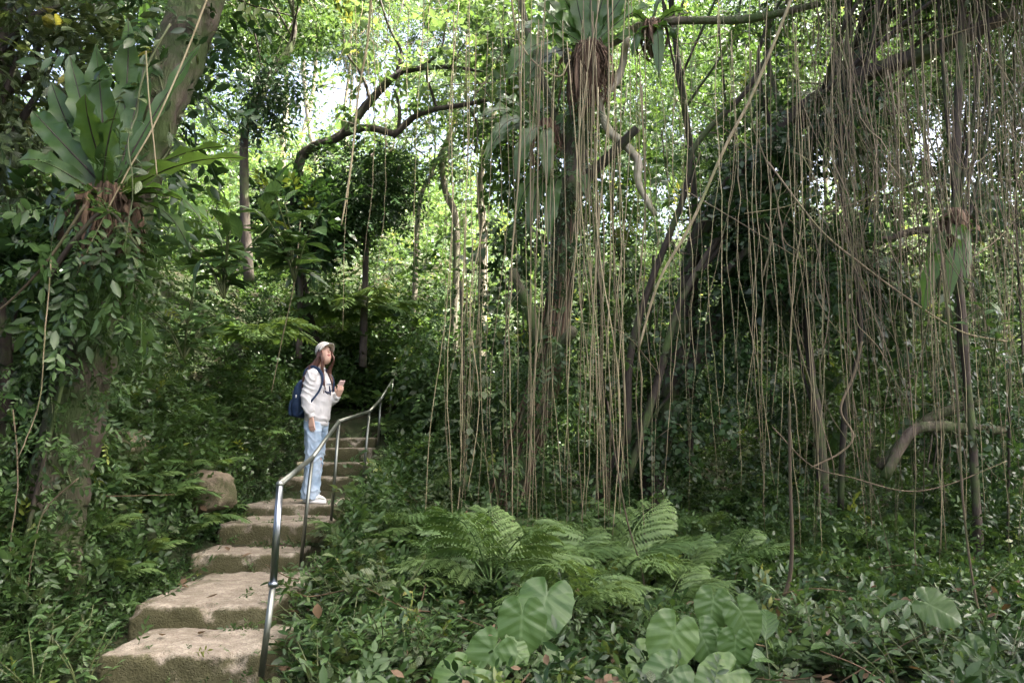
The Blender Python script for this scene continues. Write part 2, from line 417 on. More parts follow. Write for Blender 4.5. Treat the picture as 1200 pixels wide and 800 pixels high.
# ------------------------------------------------------------------ steel handrail
rail = empty('handrail', P(308, 782, 4.42), 'tubular steel handrail with slim posts along the stone steps', 'handrail')
RI = Matrix.Translation(-Vector(rail.location))
def rpart(name, pts, r, mat='steel', n=12, **kw):
    g = Geo(); add_tube(g, pts, r, n, **kw); o = g.obj(name, M[mat], rail); o.matrix_parent_inverse = RI; return o
T1, T2, T3, T4, T5, T6 = P(328, 567, 4.5), P(366, 536, 6.9), P(397.5, 493.5, 7.85), P(433, 482, 9.2), P(446, 468, 10.3), P(460, 446, 11.1)
J1 = P(320, 685, 4.46)
B1 = P(306, 792, 4.42)
rpart('post', [B1, J1], 0.0175)
rpart('post_sleeve', [J1, T1], 0.0205, 'chrome')
rpart('joint', [J1 + [0, 0, -.012], J1 + [0, 0, -.008], J1 + [0, 0, .012], J1 + [0, 0, .018]], [0.018, 0.027, 0.027, 0.021], 'chrome')
def post(top, bpx, d, low):
    b = P(*bpx, d); b[2] = min(b[2], low)
    rpart('post', [b, top], 0.0155)
post(T2, (352, 664), 6.9, 9); post(T3, (388, 610), 7.85, 9); post(T4, (424, 580), 9.2, 9)
post(T5, (443, 522), 10.3, 9); post(T6, (455, 504), 11.1, 9)
rpart('rail', [T1, T2], 0.0185); rpart('rail', [T2, T3], 0.0185); rpart('rail', [T3, T4], 0.0185)
rpart('rail', [T4, T5], 0.0185); rpart('rail', [T5, T6], 0.0185)
for t in (T1, T2, T3, T4, T6):
    u, v = np.meshgrid(np.linspace(0, math.pi, 9), np.linspace(0, 2 * math.pi, 13)[:-1], indexing='ij')
    V = np.stack([np.sin(u) * np.cos(v), np.sin(u) * np.sin(v), np.cos(u)], -1).reshape(-1, 3) * 0.0225 + t
    q = [(a * 12 + b, (a + 1) * 12 + b, (a + 1) * 12 + (b + 1) % 12, a * 12 + (b + 1) % 12) for a in range(8) for b in range(12)]
    g = Geo().add(V, None, q); o = g.obj('elbow', M['steel'], rail); o.matrix_parent_inverse = RI

# ------------------------------------------------------------------ leaf and frond templates
def leaf_tpl(w=0.22, rows=4, droop=0.12, fold=0.10, peak=0.42):
    """single blade along +Y, unit length, facing +Z: verts, tris, (u,v)"""
    V, U, T = [], [], []
    ts = np.linspace(0, 1, rows + 2)
    for t in ts:
        prof = (t / peak) ** 0.7 if t < peak else max(0.0, 1 - ((t - peak) / (1 - peak)) ** 1.9)
        hw = w * prof; z = -droop * t * t
        V += [(-hw, t, z + fold * hw / w * 0.5), (0, t, z), (hw, t, z + fold * hw / w * 0.5)]
        U += [(-prof, t), (0, t), (prof, t)]
    for i in range(rows + 1):
        a = i * 3
        for c in (0, 1):
            T += [(a + c, a + c + 1, a + c + 4), (a + c, a + c + 4, a + c + 3)]
    return np.array(V), np.array(T), np.array(U)
def leaf_small(w=0.22, droop=0.1, fold=0.06):
    V = np.array([(0, 0, 0), (-w, .42, fold), (w, .42, fold), (0, .5, 0), (0, 1, -droop)], float)
    T = np.array([(0, 3, 1), (0, 2, 3), (1, 3, 4), (3, 2, 4)])
    return V, T, np.array([(0, 0), (-1, .4), (1, .4), (0, .5), (0, 1)], float)
def leaf_lean(w=0.22, droop=0.12, fold=0.10):
    """eight-triangle pointed blade"""
    V = [(0, 0, 0)]; U = [(0, 0)]
    for t, pr in ((.26, .82), (.62, .88)):
        z = -droop * t * t
        V += [(-w * pr, t, z + fold * pr * .5), (0, t, z), (w * pr, t, z + fold * pr * .5)]; U += [(-pr, t), (0, t), (pr, t)]
    V.append((0, 1, -droop)); U.append((0, 1))
    T = [(0, 2, 1), (0, 3, 2), (1, 2, 5), (1, 5, 4), (2, 3, 6), (2, 6, 5), (4, 5, 7), (5, 6, 7)]
    return np.array(V), np.array(T), np.array(U)
def rotz(a): c, s = math.cos(a), math.sin(a); return np.array([[c, -s, 0], [s, c, 0], [0, 0, 1]])
def rotx(a): c, s = math.cos(a), math.sin(a); return np.array([[1, 0, 0], [0, c, -s], [0, s, c]])
def roty(a): c, s = math.cos(a), math.sin(a); return np.array([[c, 0, s], [0, 1, 0], [-s, 0, c]])
def sprig(g, n=7, ll=0.34, w=0.26, spread=0.95, stem=0.012, droop=0.25, hi=False, tip=True):
    """twig along +Y of unit length with alternate leaves"""
    lt = leaf_lean(w) if hi else leaf_small(w)
    Vs, Ts, Us, k = [], [], [], 0
    yy = np.linspace(0, 1, 2); px_ = np.stack([0.03 * np.sin(yy * 3), yy, -droop * yy ** 2], -1)
    V, Q, T = tube(px_, [stem, stem * .5], 3, cap=False)
    Vs.append(V); Ts.append(np.concatenate([Q[:, [0, 1, 2]], Q[:, [0, 2, 3]]])); Us.append(np.tile([[0, .3]], (len(V), 1))); k += len(V)
    for i in range(n):
        t = 0.18 + 0.8 * i / max(1, n - 1)
        last = tip and i == n - 1
        side = 1 if i % 2 else -1
        a = 0 if last else side * (spread + g.normal(0, .18))
        s = ll * (0.75 + 0.5 * g.random()) * (1.1 if last else 1.15 - 0.3 * abs(t - .5))
        R = rotz(-a) @ rotx(g.normal(-.12, .28)) @ roty(g.normal(0, .35))
        W = (lt[0] * s) @ R.T + [0.03 * math.sin(t * 3), t, -droop * t * t]
        Vs.append(W); Ts.append(lt[1] + k); Us.append(lt[2]); k += len(W)
    return np.concatenate(Vs), np.concatenate(Ts), np.concatenate(Us)
tg = np.random.default_rng(3)
SPR = [sprig(tg, 7 + i % 3, 0.34 + .03 * (i % 2), 0.2 + 0.05 * (i % 3)) for i in range(6)]           # ordinary twigs
SPR_FINE = [sprig(tg, 11, 0.24, 0.2, 1.05) for i in range(4)]                                        # small-leaved twigs
SPR_BIG = [sprig(tg, 6, 0.52, 0.24, 0.85) for i in range(4)]                                         # few larger leaves
SPR_HI = [sprig(tg, 7, 0.40, 0.21, 0.9, hi=True) for i in range(5)]                                  # close up
def sprig_far(g, n=12, ll=0.27, w=0.23):
    V, T, U = [], [], []
    for i in range(n):
        t = .12 + .88 * i / (n - 1); sd = 1 if i % 2 else -1
        a = 0 if i == n - 1 else sd * (1.0 + g.normal(0, .25)); s = ll * g.uniform(.7, 1.25)
        R = rotz(-a) @ rotx(g.normal(-.15, .4)) @ roty(g.normal(0, .45))
        W = (np.array([(0, 0, 0), (-w, .45, .05), (w, .45, .05), (0, 1, -.1)]) * s) @ R.T + [0.05 * math.sin(t * 3), t, -.25 * t * t]
        T += [(4 * i, 4 * i + 2, 4 * i + 1), (4 * i + 1, 4 * i + 2, 4 * i + 3)]; V.append(W); U += [(0, 0), (-1, .4), (1, .4), (0, 1)]
    return np.concatenate(V), np.array(T), np.array(U, float)
SPR_FAR = [sprig_far(tg, 11 + i % 3, .25 + .03 * (i % 2), .2 + .03 * (i % 3)) for i in range(5)]
SPR_CAN = [sprig_far(tg, 6, .52, .24) for i in range(4)]
SPR_ROUND = [sprig(tg, 6, 0.30, 0.34, 1.0, hi=True) for i in range(4)]
SPR_NEAR = [sprig(tg, 8, 0.30, 0.17 + .03 * (i % 3), 0.95, hi=True) for i in range(6)]
SPR_IVY = [sprig(tg, 8, 0.25, 0.36, 1.0, hi=False) for i in range(4)]                                # round-leaved climber

def pinnate(g, pairs=18, w=0.30, lw=0.16, droop=0.35, taper=0.9, stem=0.010, rows=1):
    """simple pinnate frond, unit length along +Y"""
    lt = leaf_small(lw * 0.75, 0.18, 0.03)
    Vs, Ts, Us, k = [], [], [], 0
    yy = np.linspace(0, 1, 7)
    V, Q, T = tube(np.stack([0 * yy, yy - .12 * yy ** 3, 0.10 * np.sin(yy * 2.2) - droop * yy ** 2.2], -1), [stem, stem * .3], 3, cap=False)
    Vs.append(V); Ts.append(np.concatenate([Q[:, [0, 1, 2]], Q[:, [0, 2, 3]]])); Us.append(np.tile([[0, .3]], (len(V), 1))); k += len(V)
    for i in range(pairs):
        t = 0.14 + 0.85 * i / (pairs - 1)
        ln = w * (math.sin(math.pi * min(1, (t * taper + .08))) ** .6 + .08)
        c = np.array([0, t - .12 * t ** 3, 0.10 * math.sin(t * 2.2) - droop * t ** 2.2])
        for sd in (-1, 1):
            R = rotx(-1.5 * droop * t) @ rotz(-sd * (1.25 - .35 * t + g.normal(0, .05))) @ rotx(g.normal(-.18, .12)) @ roty(sd * .15)
            W = (lt[0] * ln) @ R.T + c
            Vs.append(W); Ts.append(lt[1] + k); Us.append(lt[2]); k += len(W)
    return np.concatenate(Vs), np.concatenate(Ts), np.concatenate(Us)
def bipinnate(g, pairs=11, w=0.42, droop=0.35):
    """twice-divided fern frond built from small pinnate ones"""
    sub = [pinnate(g, 13, 0.20, 0.26, 0.22, 0.8, 0.007) for _ in range(2)]
    Vs, Ts, Us, k = [], [], [], 0
    yy = np.linspace(0, 1, 7)
    path = lambda t: np.stack([0 * t, t - .12 * t ** 3, 0.10 * np.sin(t * 2.2) - droop * t ** 2.2], -1)
    V, Q, T = tube(path(yy), [0.010, 0.003], 4, cap=False)
    Vs.append(V); Ts.append(np.concatenate([Q[:, [0, 1, 2]], Q[:, [0, 2, 3]]])); Us.append(np.tile([[0, .3]], (len(V), 1))); k += len(V)
    for i in range(pairs):
        t = 0.22 + 0.76 * i / (pairs - 1)
        ln = w * (math.sin(math.pi * (0.28 + .70 * t)) ** .75 + .04)
        c = path(np.array([t]))[0]
        for sd in (-1, 1):
            s = sub[g.integers(2)]
            R = rotx(-1.5 * droop * t) @ rotz(-sd * (1.15 - .45 * t + g.normal(0, .05))) @ rotx(g.normal(-.15, .1)) @ roty(sd * .12)
            W = (s[0] * ln) @ R.T + c
            Vs.append(W); Ts.append(s[1] + k); Us.append(s[2]); k += len(W)
    W = (sub[0][0] * .16) @ rotx(-1.3 * droop).T + path(np.array([.97]))[0]
    Vs.append(W); Ts.append(sub[0][1] + k); Us.append(sub[0][2])
    return np.concatenate(Vs), np.concatenate(Ts), np.concatenate(Us)
PIN = [pinnate(tg, 18 + 2 * i, 0.26, 0.2, 0.3 + .08 * i) for i in range(3)]
BIP = [bipinnate(tg, 10 + i, 0.40, 0.28 + .1 * i) for i in range(3)]
def tmesh(name, tpl, mat, rnd=0.0):
    m = mk(name, tpl[0], tpl[1], None, np.full(len(tpl[0]), rnd), tpl[2]); m.materials.append(mat); return m
LEAF_ME = {k: [tmesh('leaf', leaf_tpl(w, 5, dr, .12, pk), M[mt], i * .17) for i, (w, dr, pk) in enumerate(v)] for k, (mt, v) in {
    'broad': ('leaf_broad', [(.20, .2, .45), (.23, .35, .42), (.18, .12, .48), (.21, .28, .40)]),
    'blue': ('leaf_blue', [(.24, .2, .42), (.27, .3, .40), (.22, .35, .45)]),
    'slim': ('leaf_broad', [(.12, .3, .45), (.14, .2, .5), (.13, .4, .45)]),
    'round': ('leaf_blue', [(.34, .2, .42), (.31, .3, .45), (.36, .15, .4)])}.items()}
PIN_ME = [tmesh('frond', t, M['fern'], i * .2) for i, t in enumerate(PIN)]
BIP_ME = [tmesh('frond', t, M['fern'], i * .2) for i, t in enumerate(BIP)]

def place(o, pos, d, up, s):
    """orient an object whose blade runs along +Y and faces +Z"""
    d = norm(d); x = norm(np.cross(d, up)); z = np.cross(x, d)
    m = Matrix(((x[0], d[0], z[0], pos[0]), (x[1], d[1], z[1], pos[1]), (x[2], d[2], z[2], pos[2]), (0, 0, 0, 1)))
    o.matrix_local = m @ Matrix.Scale(float(s), 4)

def rand_dirs(n, g, zmin=-1, zmax=1):
    z = g.uniform(zmin, zmax, n); a = g.uniform(0, 2 * math.pi, n); r = np.sqrt(1 - z * z)
    return np.stack([r * np.cos(a), r * np.sin(a), z], -1)

def foliage(name, pts, dirs, size, mat, tpls, parent=None, g=rng, upj=0.55, jit=0.25):
    """one mesh of many twigs"""
    G = Geo(); pts = np.asarray(pts); n = len(pts)
    up = norm(np.array([0, 0, 1.0]) + g.normal(0, upj, (n, 3)))
    up[:, 2] = np.abs(up[:, 2]) + .1
    Mx = frames(dirs, up); s = size * (1 + g.uniform(-jit, jit, n) * 1.6)
    pick = g.integers(0, len(tpls), n); r = g.random(n)
    for i, t in enumerate(tpls):
        k = pick == i
        scatter(G, t, Mx[k], pts[k], s[k], r[k])
    return G.obj(name, mat, parent)

def crown_points(g, n, rx, ry, rz, clumps, cr):
    """twig roots gathered in clumps through an ellipsoid, with outward directions"""
    c = rand_dirs(clumps, g) * (g.random((clumps, 1)) ** 0.45) * [rx, ry, rz]
    k = g.integers(0, clumps, n)
    rr = cr * (0.6 + 0.8 * g.random(clumps))[k][:, None]
    o = rand_dirs(n, g) * (g.random((n, 1)) ** .5) * rr
    p = c[k] + o * [1, 1, .6]
    d = norm(norm(o) * .8 + norm(p) * .7 + g.normal(0, .3, (n, 3)) + [0, 0, -.15])
    return p, d, c

def tree(name, label, cat, path, rad, crown_c=None, crown=None, barkm='bark', leafm='leaf_mid', tpls=SPR, size=0.4, n=1500, clumps=22, cr=0.6, group=None, g=rng, seg=5, limbs=7, rough=.08, upj=.55, shared=None):
    """tapered trunk, limbs reaching the clumps, leafy crown"""
    p = catmull(path, seg); base = p[0]
    t = empty(name, base, label, cat, group)
    rmax = float(np.max(rad))
    if rmax > .09 and base[1] < 12:
        p = catmull(path, seg * 4); V, Q, T = tube(p - base, rad, 28)
        ctr = np.repeat(p - base, 28, 0); ax = V[:-2] - ctr
        for i in range(len(ax)):
            q_ = V[i] + base; h_ = fbm(q_[0] * 7, q_[1] * 7, q_[2] * 2.2) * .20 + fbm(q_[0] * 22, q_[1] * 22, q_[2] * 6) * .10 + .10 * math.sin((i % 28) / 28 * 25 + q_[2] * 2.5)
            V[i] = ctr[i] + ax[i] * (1 + h_)
        G = Geo().add(V, T, Q)
    else:
        G = Geo(); add_tube(G, p - base, rad, 10, rough=rough, seed=int(abs(base[0] * 100)))
    G.obj('trunk', M[barkm], t)
    if crown:
        cc = np.asarray(crown_c) - base
        q, d, cl = crown_points(g, n, *crown, clumps, cr)
        if shared is not None:
            f = obj('crown', shared, None, t, cc); f.scale = [c / 2.5 for c in crown]; f.rotation_euler.z = g.uniform(0, 6.3)
            cl = cl * .8 + cc
        else:
            q = q + cc; cl = cl + cc
            f = foliage('crown', q, d, size, M[leafm], tpls, t, g, upj)
        top = p - base
        for c in cl[:limbs]:
            s = top[int(len(top) * g.uniform(.55, .98)) - 1]
            mid = (s + c) / 2 + g.normal(0, .15, 3) * np.linalg.norm(c - s) * .6
            L = Geo(); add_tube(L, catmull([s, mid, c], 5), [np.atleast_1d(rad)[-1] * .55, .012], 6, rough=.1)
            L.obj('limb', M[barkm], t)
    return t
# ------------------------------------------------------------------ hillside undergrowth (nobody could count it)
def keep_clear(x, y):
    """True where the path runs"""
    return (x > -2.72) & (x < -1.55) & (y < 11.6) | (y < 5.6) & (x > -2.55) & (x < -1.32) | (y < 4.7) & (x > -2.3) & (x < -1.0)
def slope_scatter(n, x0, x1, y0, y1, g, near=1.0):
    """denser close to the camera"""
    u = g.random(n); y = y0 * (y1 / y0) ** (u ** near)
    half = np.maximum(1.5, 0.72 * y)
    x = np.where(True, g.uniform(-1, 1, n) * half, 0)
    k = (x > x0) & (x < x1) & ~keep_clear(x, y)
    return x[k], y[k]
def cover(name, label, n, box, h, size, mat, tpls, seed, tilt=.9, upj=.5, hole=None):
    g = np.random.default_rng(seed)
    x, y = slope_scatter(n, *box, g)
    cl = np.array([fbm(a * .8 + seed, b * .8) for a, b in zip(x, y)])
    k = cl > -0.28
    if hole is not None: k &= ~hole(x, y)
    x, y, cl = x[k], y[k], cl[k]
    z = hgt(x, y) + h * g.random(len(x)) ** 1.3 * (0.6 + 1.2 * np.clip(cl + .4, 0, 1)) * np.where((x > -1.1) & (y < 8.0), .45, np.where(y < 5.5, .75, np.where((y > 10.8) & (y < 16), 1.9, 1)))
    d = norm(np.stack([g.normal(0, 1, len(x)), g.normal(-.25, 1, len(x)), g.uniform(0, tilt, len(x)) * 1.2], -1))
    # keep twigs off the treads
    edge = (np.minimum(abs(x + 2.72), abs(x + 1.7)) < .35) & (y < 11.6)
    dx = np.where(x < -2.2, -1, 1)
    d[edge, 0] = dx[edge] * np.abs(d[edge, 0])
    o = foliage(name, np.stack([x, y, z], -1), d, size, M[mat], tpls, None, g, upj)
    return tag(o, label, None, None, 'stuff')
bare = lambda x, y: (np.hypot(x - 1.9, (y - 4.6) * .9) < .5) | (x > -.7) & (x < 1.5) & (y < 4.9) & (np.sin(x * 91 + y * 57) > -.45)
cover('undergrowth', 'low leafy herbs carpeting the ground around the steps', 5000, (-6, 6, 3.2, 7.5), .36, .18, 'leaf_mid', SPR_NEAR, 21, hole=bare)
cover('undergrowth', 'fine small-leaved ground cover around the steps', 3800, (-6, 6, 3.4, 7.5), .28, .20, 'leaf_deep', SPR_NEAR, 25, hole=bare)
cover('undergrowth', 'low dark leafy undergrowth covering the slope', 7500, (-9, 9, 7.0, 15), .50, .27, 'leaf_mid', SPR_FAR, 26, hole=bare)
cover('undergrowth', 'fine fresh ground cover over the slope', 12000, (-9, 9, 7.0, 16), .40, .23, 'leaf_mid', SPR_FAR, 22, hole=bare)
cover('undergrowth', 'pale fresh herbs scattered through the foreground', 2600, (-6, 6, 3.4, 8.5), .34, .17, 'leaf_lit', SPR_HI, 27, hole=bare)
cover('undergrowth', 'round-leaved creeper patches in the foreground', 1900, (-6, 6, 3.4, 9), .28, .18, 'leaf_blue', SPR_ROUND, 28, hole=bare)
def strip(label, n, x0, x1, y0, y1, h, size, mat, seed):
    g = np.random.default_rng(seed); x = g.uniform(x0, x1, n); y = g.uniform(y0, y1, n)
    z = hgt(x, y) + h * g.random(n) ** 1.4
    s = -1 if x1 < -2.2 else 1 if x0 > -2.2 else 0
    d = norm(np.stack([g.normal(.25 * s, .8, n), g.normal(-.2, .9, n), g.uniform(.1, 1.0, n)], -1))
    tag(foliage('undergrowth', np.stack([x, y, z], -1), d, size, M[mat], SPR_NEAR, None, g, .5), label, None, None, 'stuff')
strip('dense herbs spilling over the bank edge of the steps', 1500, -3.6, -2.80, 4.6, 12, .32, .20, 'leaf_mid', 71)
strip('dense herbs crowding the handrail side of the steps', 1300, -1.52, -.9, 5.5, 12, .26, .18, 'leaf_mid', 72)
strip('low weeds rooted along the bank edge of the steps', 1100, -2.98, -2.66, 4.5, 11.5, .12, .13, 'leaf_deep', 74)
strip('weeds filling the soil beside the lowest steps', 420, -2.95, -2.5, 4.3, 6.6, .14, .14, 'leaf_mid', 76)
strip('thicket closing the top of the steps', 900, -3.6, -.8, 11.4, 13.6, .7, .30, 'leaf_mid', 73)
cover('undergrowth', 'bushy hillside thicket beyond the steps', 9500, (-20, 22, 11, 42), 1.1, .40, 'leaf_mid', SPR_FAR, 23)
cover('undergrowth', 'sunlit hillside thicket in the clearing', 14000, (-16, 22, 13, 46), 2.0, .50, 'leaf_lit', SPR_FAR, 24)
# weeds and moss tufts in the corners of the steps
g = np.random.default_rng(75); wp = []
for k_, a_, b_, d_, dep_, rise_ in STEP:
    xa, xb = P(*a_, d_)[0], P(*b_, d_)[0]
    for _ in range(26):
        u = g.random(); x_ = xa + (xb - xa) * (g.random() ** 2.5 if u < .5 else 1 - g.random() ** 2.5 * .6)
        wp.append((x_, d_ + (g.uniform(.02, .5) if _ % 2 else -.03), step_top[k_] + (.005 if _ % 2 else -rise_ + .01)))
tag(foliage('step_weeds', np.array(wp), norm(np.stack([g.normal(0, 1, len(wp)), g.normal(-.3, .7, len(wp)), g.uniform(.2, 1, len(wp))], -1)), .075, M['leaf_mid'], SPR_NEAR, None, g, .6, .5), 'tiny weeds sprouting in the corners of the steps', None, None, 'stuff')
# leaf litter on the forest floor
g = np.random.default_rng(31)
x, y = slope_scatter(2600, -6, 8, 3, 10, g)
z = hgt(x, y) + .012
G = Geo(); lt = leaf_tpl(.28, 2, -.15, .2)
a = g.uniform(0, 6.3, len(x))
scatter(G, lt, frames(np.stack([np.cos(a), np.sin(a), g.normal(0, .15, len(x))], -1), norm(np.array([0, 0, 1]) + g.normal(0, .25, (len(x), 3)))), np.stack([x, y, z], -1), g.uniform(.05, .11, len(x)), g.random(len(x)))
x, y = slope_scatter(380, -6, 7, 3.4, 9, g); a = g.uniform(0, 6.3, len(x))
scatter(G, lt, frames(np.stack([np.cos(a), np.sin(a), g.normal(-.3, .4, len(x))], -1), norm(np.array([0, -.3, 1]) + g.normal(0, .4, (len(x), 3)))), np.stack([x, y, hgt(x, y) + g.uniform(.08, .30, len(x))], -1), g.uniform(.04, .10, len(x)), g.random(len(x)))
for i in range(130):
    y_ = g.uniform(3.6, 9); x_ = g.uniform(-.62, .62) * y_
    if keep_clear(np.array([x_]), np.array([y_]))[0]: continue
    a = gp(x_, y_) + [0, 0, g.uniform(.02, .2)]; v = norm([g.normal(), g.normal(), g.uniform(-.1, .5)]); l_ = g.uniform(.2, .7)
    add_tube(G, catmull([a, a + v * l_ * .5 + g.normal(0, .03, 3), a + v * l_ + g.normal(0, .04, 3)], 3), [.006, .002], 4, rnd=g.random())
tag(G.obj('leaf_litter', M['dead']), 'brown fallen leaves littering the forest floor', None, None, 'stuff')
# dead leaves lying on the steps
for k, (px, py, key) in enumerate([(241, 700, 'D'), (213, 684, 'D'), (222, 688, 'D'), (190, 744, 'E'), (283, 652, 'C'), (268, 645, 'C'), (330, 612, 'B'), (232, 742, 'E')]):
    q = P(px, py, 5.0); zt = step_top[key]; c = np.array([0, 0, CAM_Z]); dirv = q - c
    s = (zt + .014 - CAM_Z) / dirv[2]; q = c + dirv * s
    o = obj('fallen_leaf', tmesh('fallen_leaf', leaf_tpl(.3, 3, -.25, .25), M['dead'], k * .13))
    an = k * 1.7; place(o, q, (math.cos(an), math.sin(an), .08), (0.1, 0, 1), .085)
    tag(o, 'brown curled dead leaf lying on a stone step', 'leaf', 'dead leaves on the steps')

# ------------------------------------------------------------------ background woodland
g = np.random.default_rng(41)
CROWN = {}
def crown_mesh(lm, i):
    if (lm, i) not in CROWN:
        gg = np.random.default_rng(500 + i); p_, d_, _ = crown_points(gg, 2500, 2.5, 2.5, 2.5, 44, .72)
        o_ = foliage('crown', p_, d_, .40, M[lm], SPR_FAR, None, gg); CROWN[lm, i] = o_.data; bpy.data.objects.remove(o_)
    return CROWN[lm, i]
def far_tree(px, y, h, label, leafm, crown, n, size, tpls, barkm='bark', lean=0, r=.12, clumps=26, cr=.9):
    x = (px - 600) / F * y
    b = gp(x, y) - [0, 0, .2]
    top = b + [lean, g.normal(0, .4), h]
    path = [b, b * .66 + top * .34 + g.normal(0, .2, 3), b * .33 + top * .67 + g.normal(0, .2, 3), top]
    return tree('forest_tree', label, 'tree', path, [r, r * .35], top + [0, 0, -.2 * crown[2]], crown, barkm, leafm, tpls, size, n, clumps, cr, 'trees on the hillside behind', g, shared=crown_mesh(leafm, int(g.integers(2))))
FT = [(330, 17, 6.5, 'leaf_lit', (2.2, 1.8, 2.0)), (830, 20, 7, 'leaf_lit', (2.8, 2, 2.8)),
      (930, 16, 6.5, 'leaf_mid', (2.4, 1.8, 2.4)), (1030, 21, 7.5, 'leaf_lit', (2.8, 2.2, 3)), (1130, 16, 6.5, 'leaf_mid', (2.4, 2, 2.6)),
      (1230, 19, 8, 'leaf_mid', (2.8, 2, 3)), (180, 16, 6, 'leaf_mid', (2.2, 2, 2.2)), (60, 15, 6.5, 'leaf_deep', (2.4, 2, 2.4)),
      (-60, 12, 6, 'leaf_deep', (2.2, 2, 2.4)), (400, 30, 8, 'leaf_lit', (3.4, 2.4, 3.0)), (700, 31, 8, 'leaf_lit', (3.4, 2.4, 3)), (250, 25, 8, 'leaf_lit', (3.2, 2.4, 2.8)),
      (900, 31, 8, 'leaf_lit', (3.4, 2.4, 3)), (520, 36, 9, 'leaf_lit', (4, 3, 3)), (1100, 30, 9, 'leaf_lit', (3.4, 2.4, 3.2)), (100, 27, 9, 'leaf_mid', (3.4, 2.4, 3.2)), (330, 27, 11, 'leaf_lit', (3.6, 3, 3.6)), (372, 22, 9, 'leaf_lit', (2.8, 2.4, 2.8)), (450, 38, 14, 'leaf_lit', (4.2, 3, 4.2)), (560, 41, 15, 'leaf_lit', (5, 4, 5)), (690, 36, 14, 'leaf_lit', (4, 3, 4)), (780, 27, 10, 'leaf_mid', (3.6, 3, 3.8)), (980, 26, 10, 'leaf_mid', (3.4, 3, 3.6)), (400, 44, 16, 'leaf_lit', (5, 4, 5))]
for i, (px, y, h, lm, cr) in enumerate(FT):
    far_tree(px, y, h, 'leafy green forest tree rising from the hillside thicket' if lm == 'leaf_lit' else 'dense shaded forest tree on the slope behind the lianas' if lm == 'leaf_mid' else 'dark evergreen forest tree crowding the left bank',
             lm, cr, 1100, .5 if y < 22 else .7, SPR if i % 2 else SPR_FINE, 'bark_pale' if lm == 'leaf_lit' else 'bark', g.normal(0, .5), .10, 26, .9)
# slim pale stems in the clearing
for pts, r, lab in [([(566, 330), (566, 270), (563, 215), (570, 170), (585, 110)], .09, 'slim pale straight trunk in the sunlit clearing'),
                    ([(535, 270), (522, 225), (518, 185), (530, 150), (540, 110)], .07, 'slim pale crooked trunk forking in the sunlit clearing'),
                    ([(490, 250), (505, 205), (520, 170)], .05, 'short pale slanted sapling stem in the sunlit clearing')]:
    d = 13.0
    p = [P(a, b, d) for a, b in pts]; p = [gp(p[0][0] - .05, d)] + p
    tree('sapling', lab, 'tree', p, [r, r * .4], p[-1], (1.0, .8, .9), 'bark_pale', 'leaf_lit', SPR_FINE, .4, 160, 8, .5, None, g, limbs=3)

# ------------------------------------------------------------------ leaf layers above the view, added to block the sun
g = np.random.default_rng(51)
def shade_layer(label, n, cx, cy, cz, rx, ry, rz, size, mat='leaf_deep'):
    c = np.stack([g.uniform(-rx, rx, 60), g.uniform(-ry, ry, 60), g.uniform(-rz, rz, 60)], -1)
    k = g.integers(0, 60, n)
    p = c[k] + g.normal(0, 1, (n, 3)) * [1.0, 1.0, .35] + [cx, cy, cz]
    d = norm(g.normal(0, 1, (n, 3)) * [1, 1, .4])
    tag(foliage('unseen_shade_leaves', p, d, size, M[mat], SPR_CAN, None, g, .4), label, None, None, 'stuff')
shade_layer('dense unseen leaf layer added to block the sun from the foreground', 4000, 9.4, 4.0, 15.6, 6.2, 4.4, 1.2, .8)
shade_layer('unseen leaf layer added to shade the hollow', 700, 14.5, 13.5, 15.0, 4.0, 3.6, 1.0, .75)
shade_layer('broken unseen leaf layer added to shade the background right of the middle', 1700, 12.0, 10.5, 11.5, 3.6, 3.4, 1.0, .75)
shade_layer('unseen leaf layer added to darken the left bank', 2000, -5.6, 5.6, 9.0, 2.6, 4.0, .9, .7)

for cx_, cy_, lab, s_ in [(4.5, 2.7, 'unseen broad tree added to darken the right corner', 1.6), (-4.1, 2.1, 'unseen broad tree added to darken the left edge', 1.5), (-2.6, -5.0, 'unseen broad tree behind the camera on the left, added to block frontal light', 2.9),  # trees outside the view, added to hold back sky light and darken the edges
                          (2.4, -5.4, 'unseen broad tree behind the camera on the right, added to block frontal light', 2.9), (7.0, -2.0, 'unseen broad tree behind the camera at far right, added to block frontal light', 2.7), (-7.0, -1.0, 'unseen broad tree behind the camera at far left, added to block frontal light', 2.7)]:
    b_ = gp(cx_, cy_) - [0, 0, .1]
    tree('unseen_shade_tree', lab, 'tree', [b_, b_ + [.1, .1, 1.5], b_ + [0, .2, 3.2], b_ + [.1, 0, 5.0]], [.16, .08], b_ + [0, 0, 3.0], (s_, s_, 3.0), 'bark_dark', 'leaf_deep', SPR, .5, 100, 30, .6, None, g, shared=crown_mesh('leaf_deep', 0))
# ------------------------------------------------------------------ builders for the near plants
def ppath(pts, d):
    """pixel list -> world points; d one number or one per point"""
    dd = np.interp(np.linspace(0, 1, len(pts)), np.linspace(0, 1, len(np.atleast_1d(d))), np.atleast_1d(d))
    return [P(a, b, q) for (a, b), q in zip(pts, dd)]
def child(o, parent):
    o.parent = parent; o.matrix_parent_inverse = Matrix.Translation(-Vector(parent.location)); return o

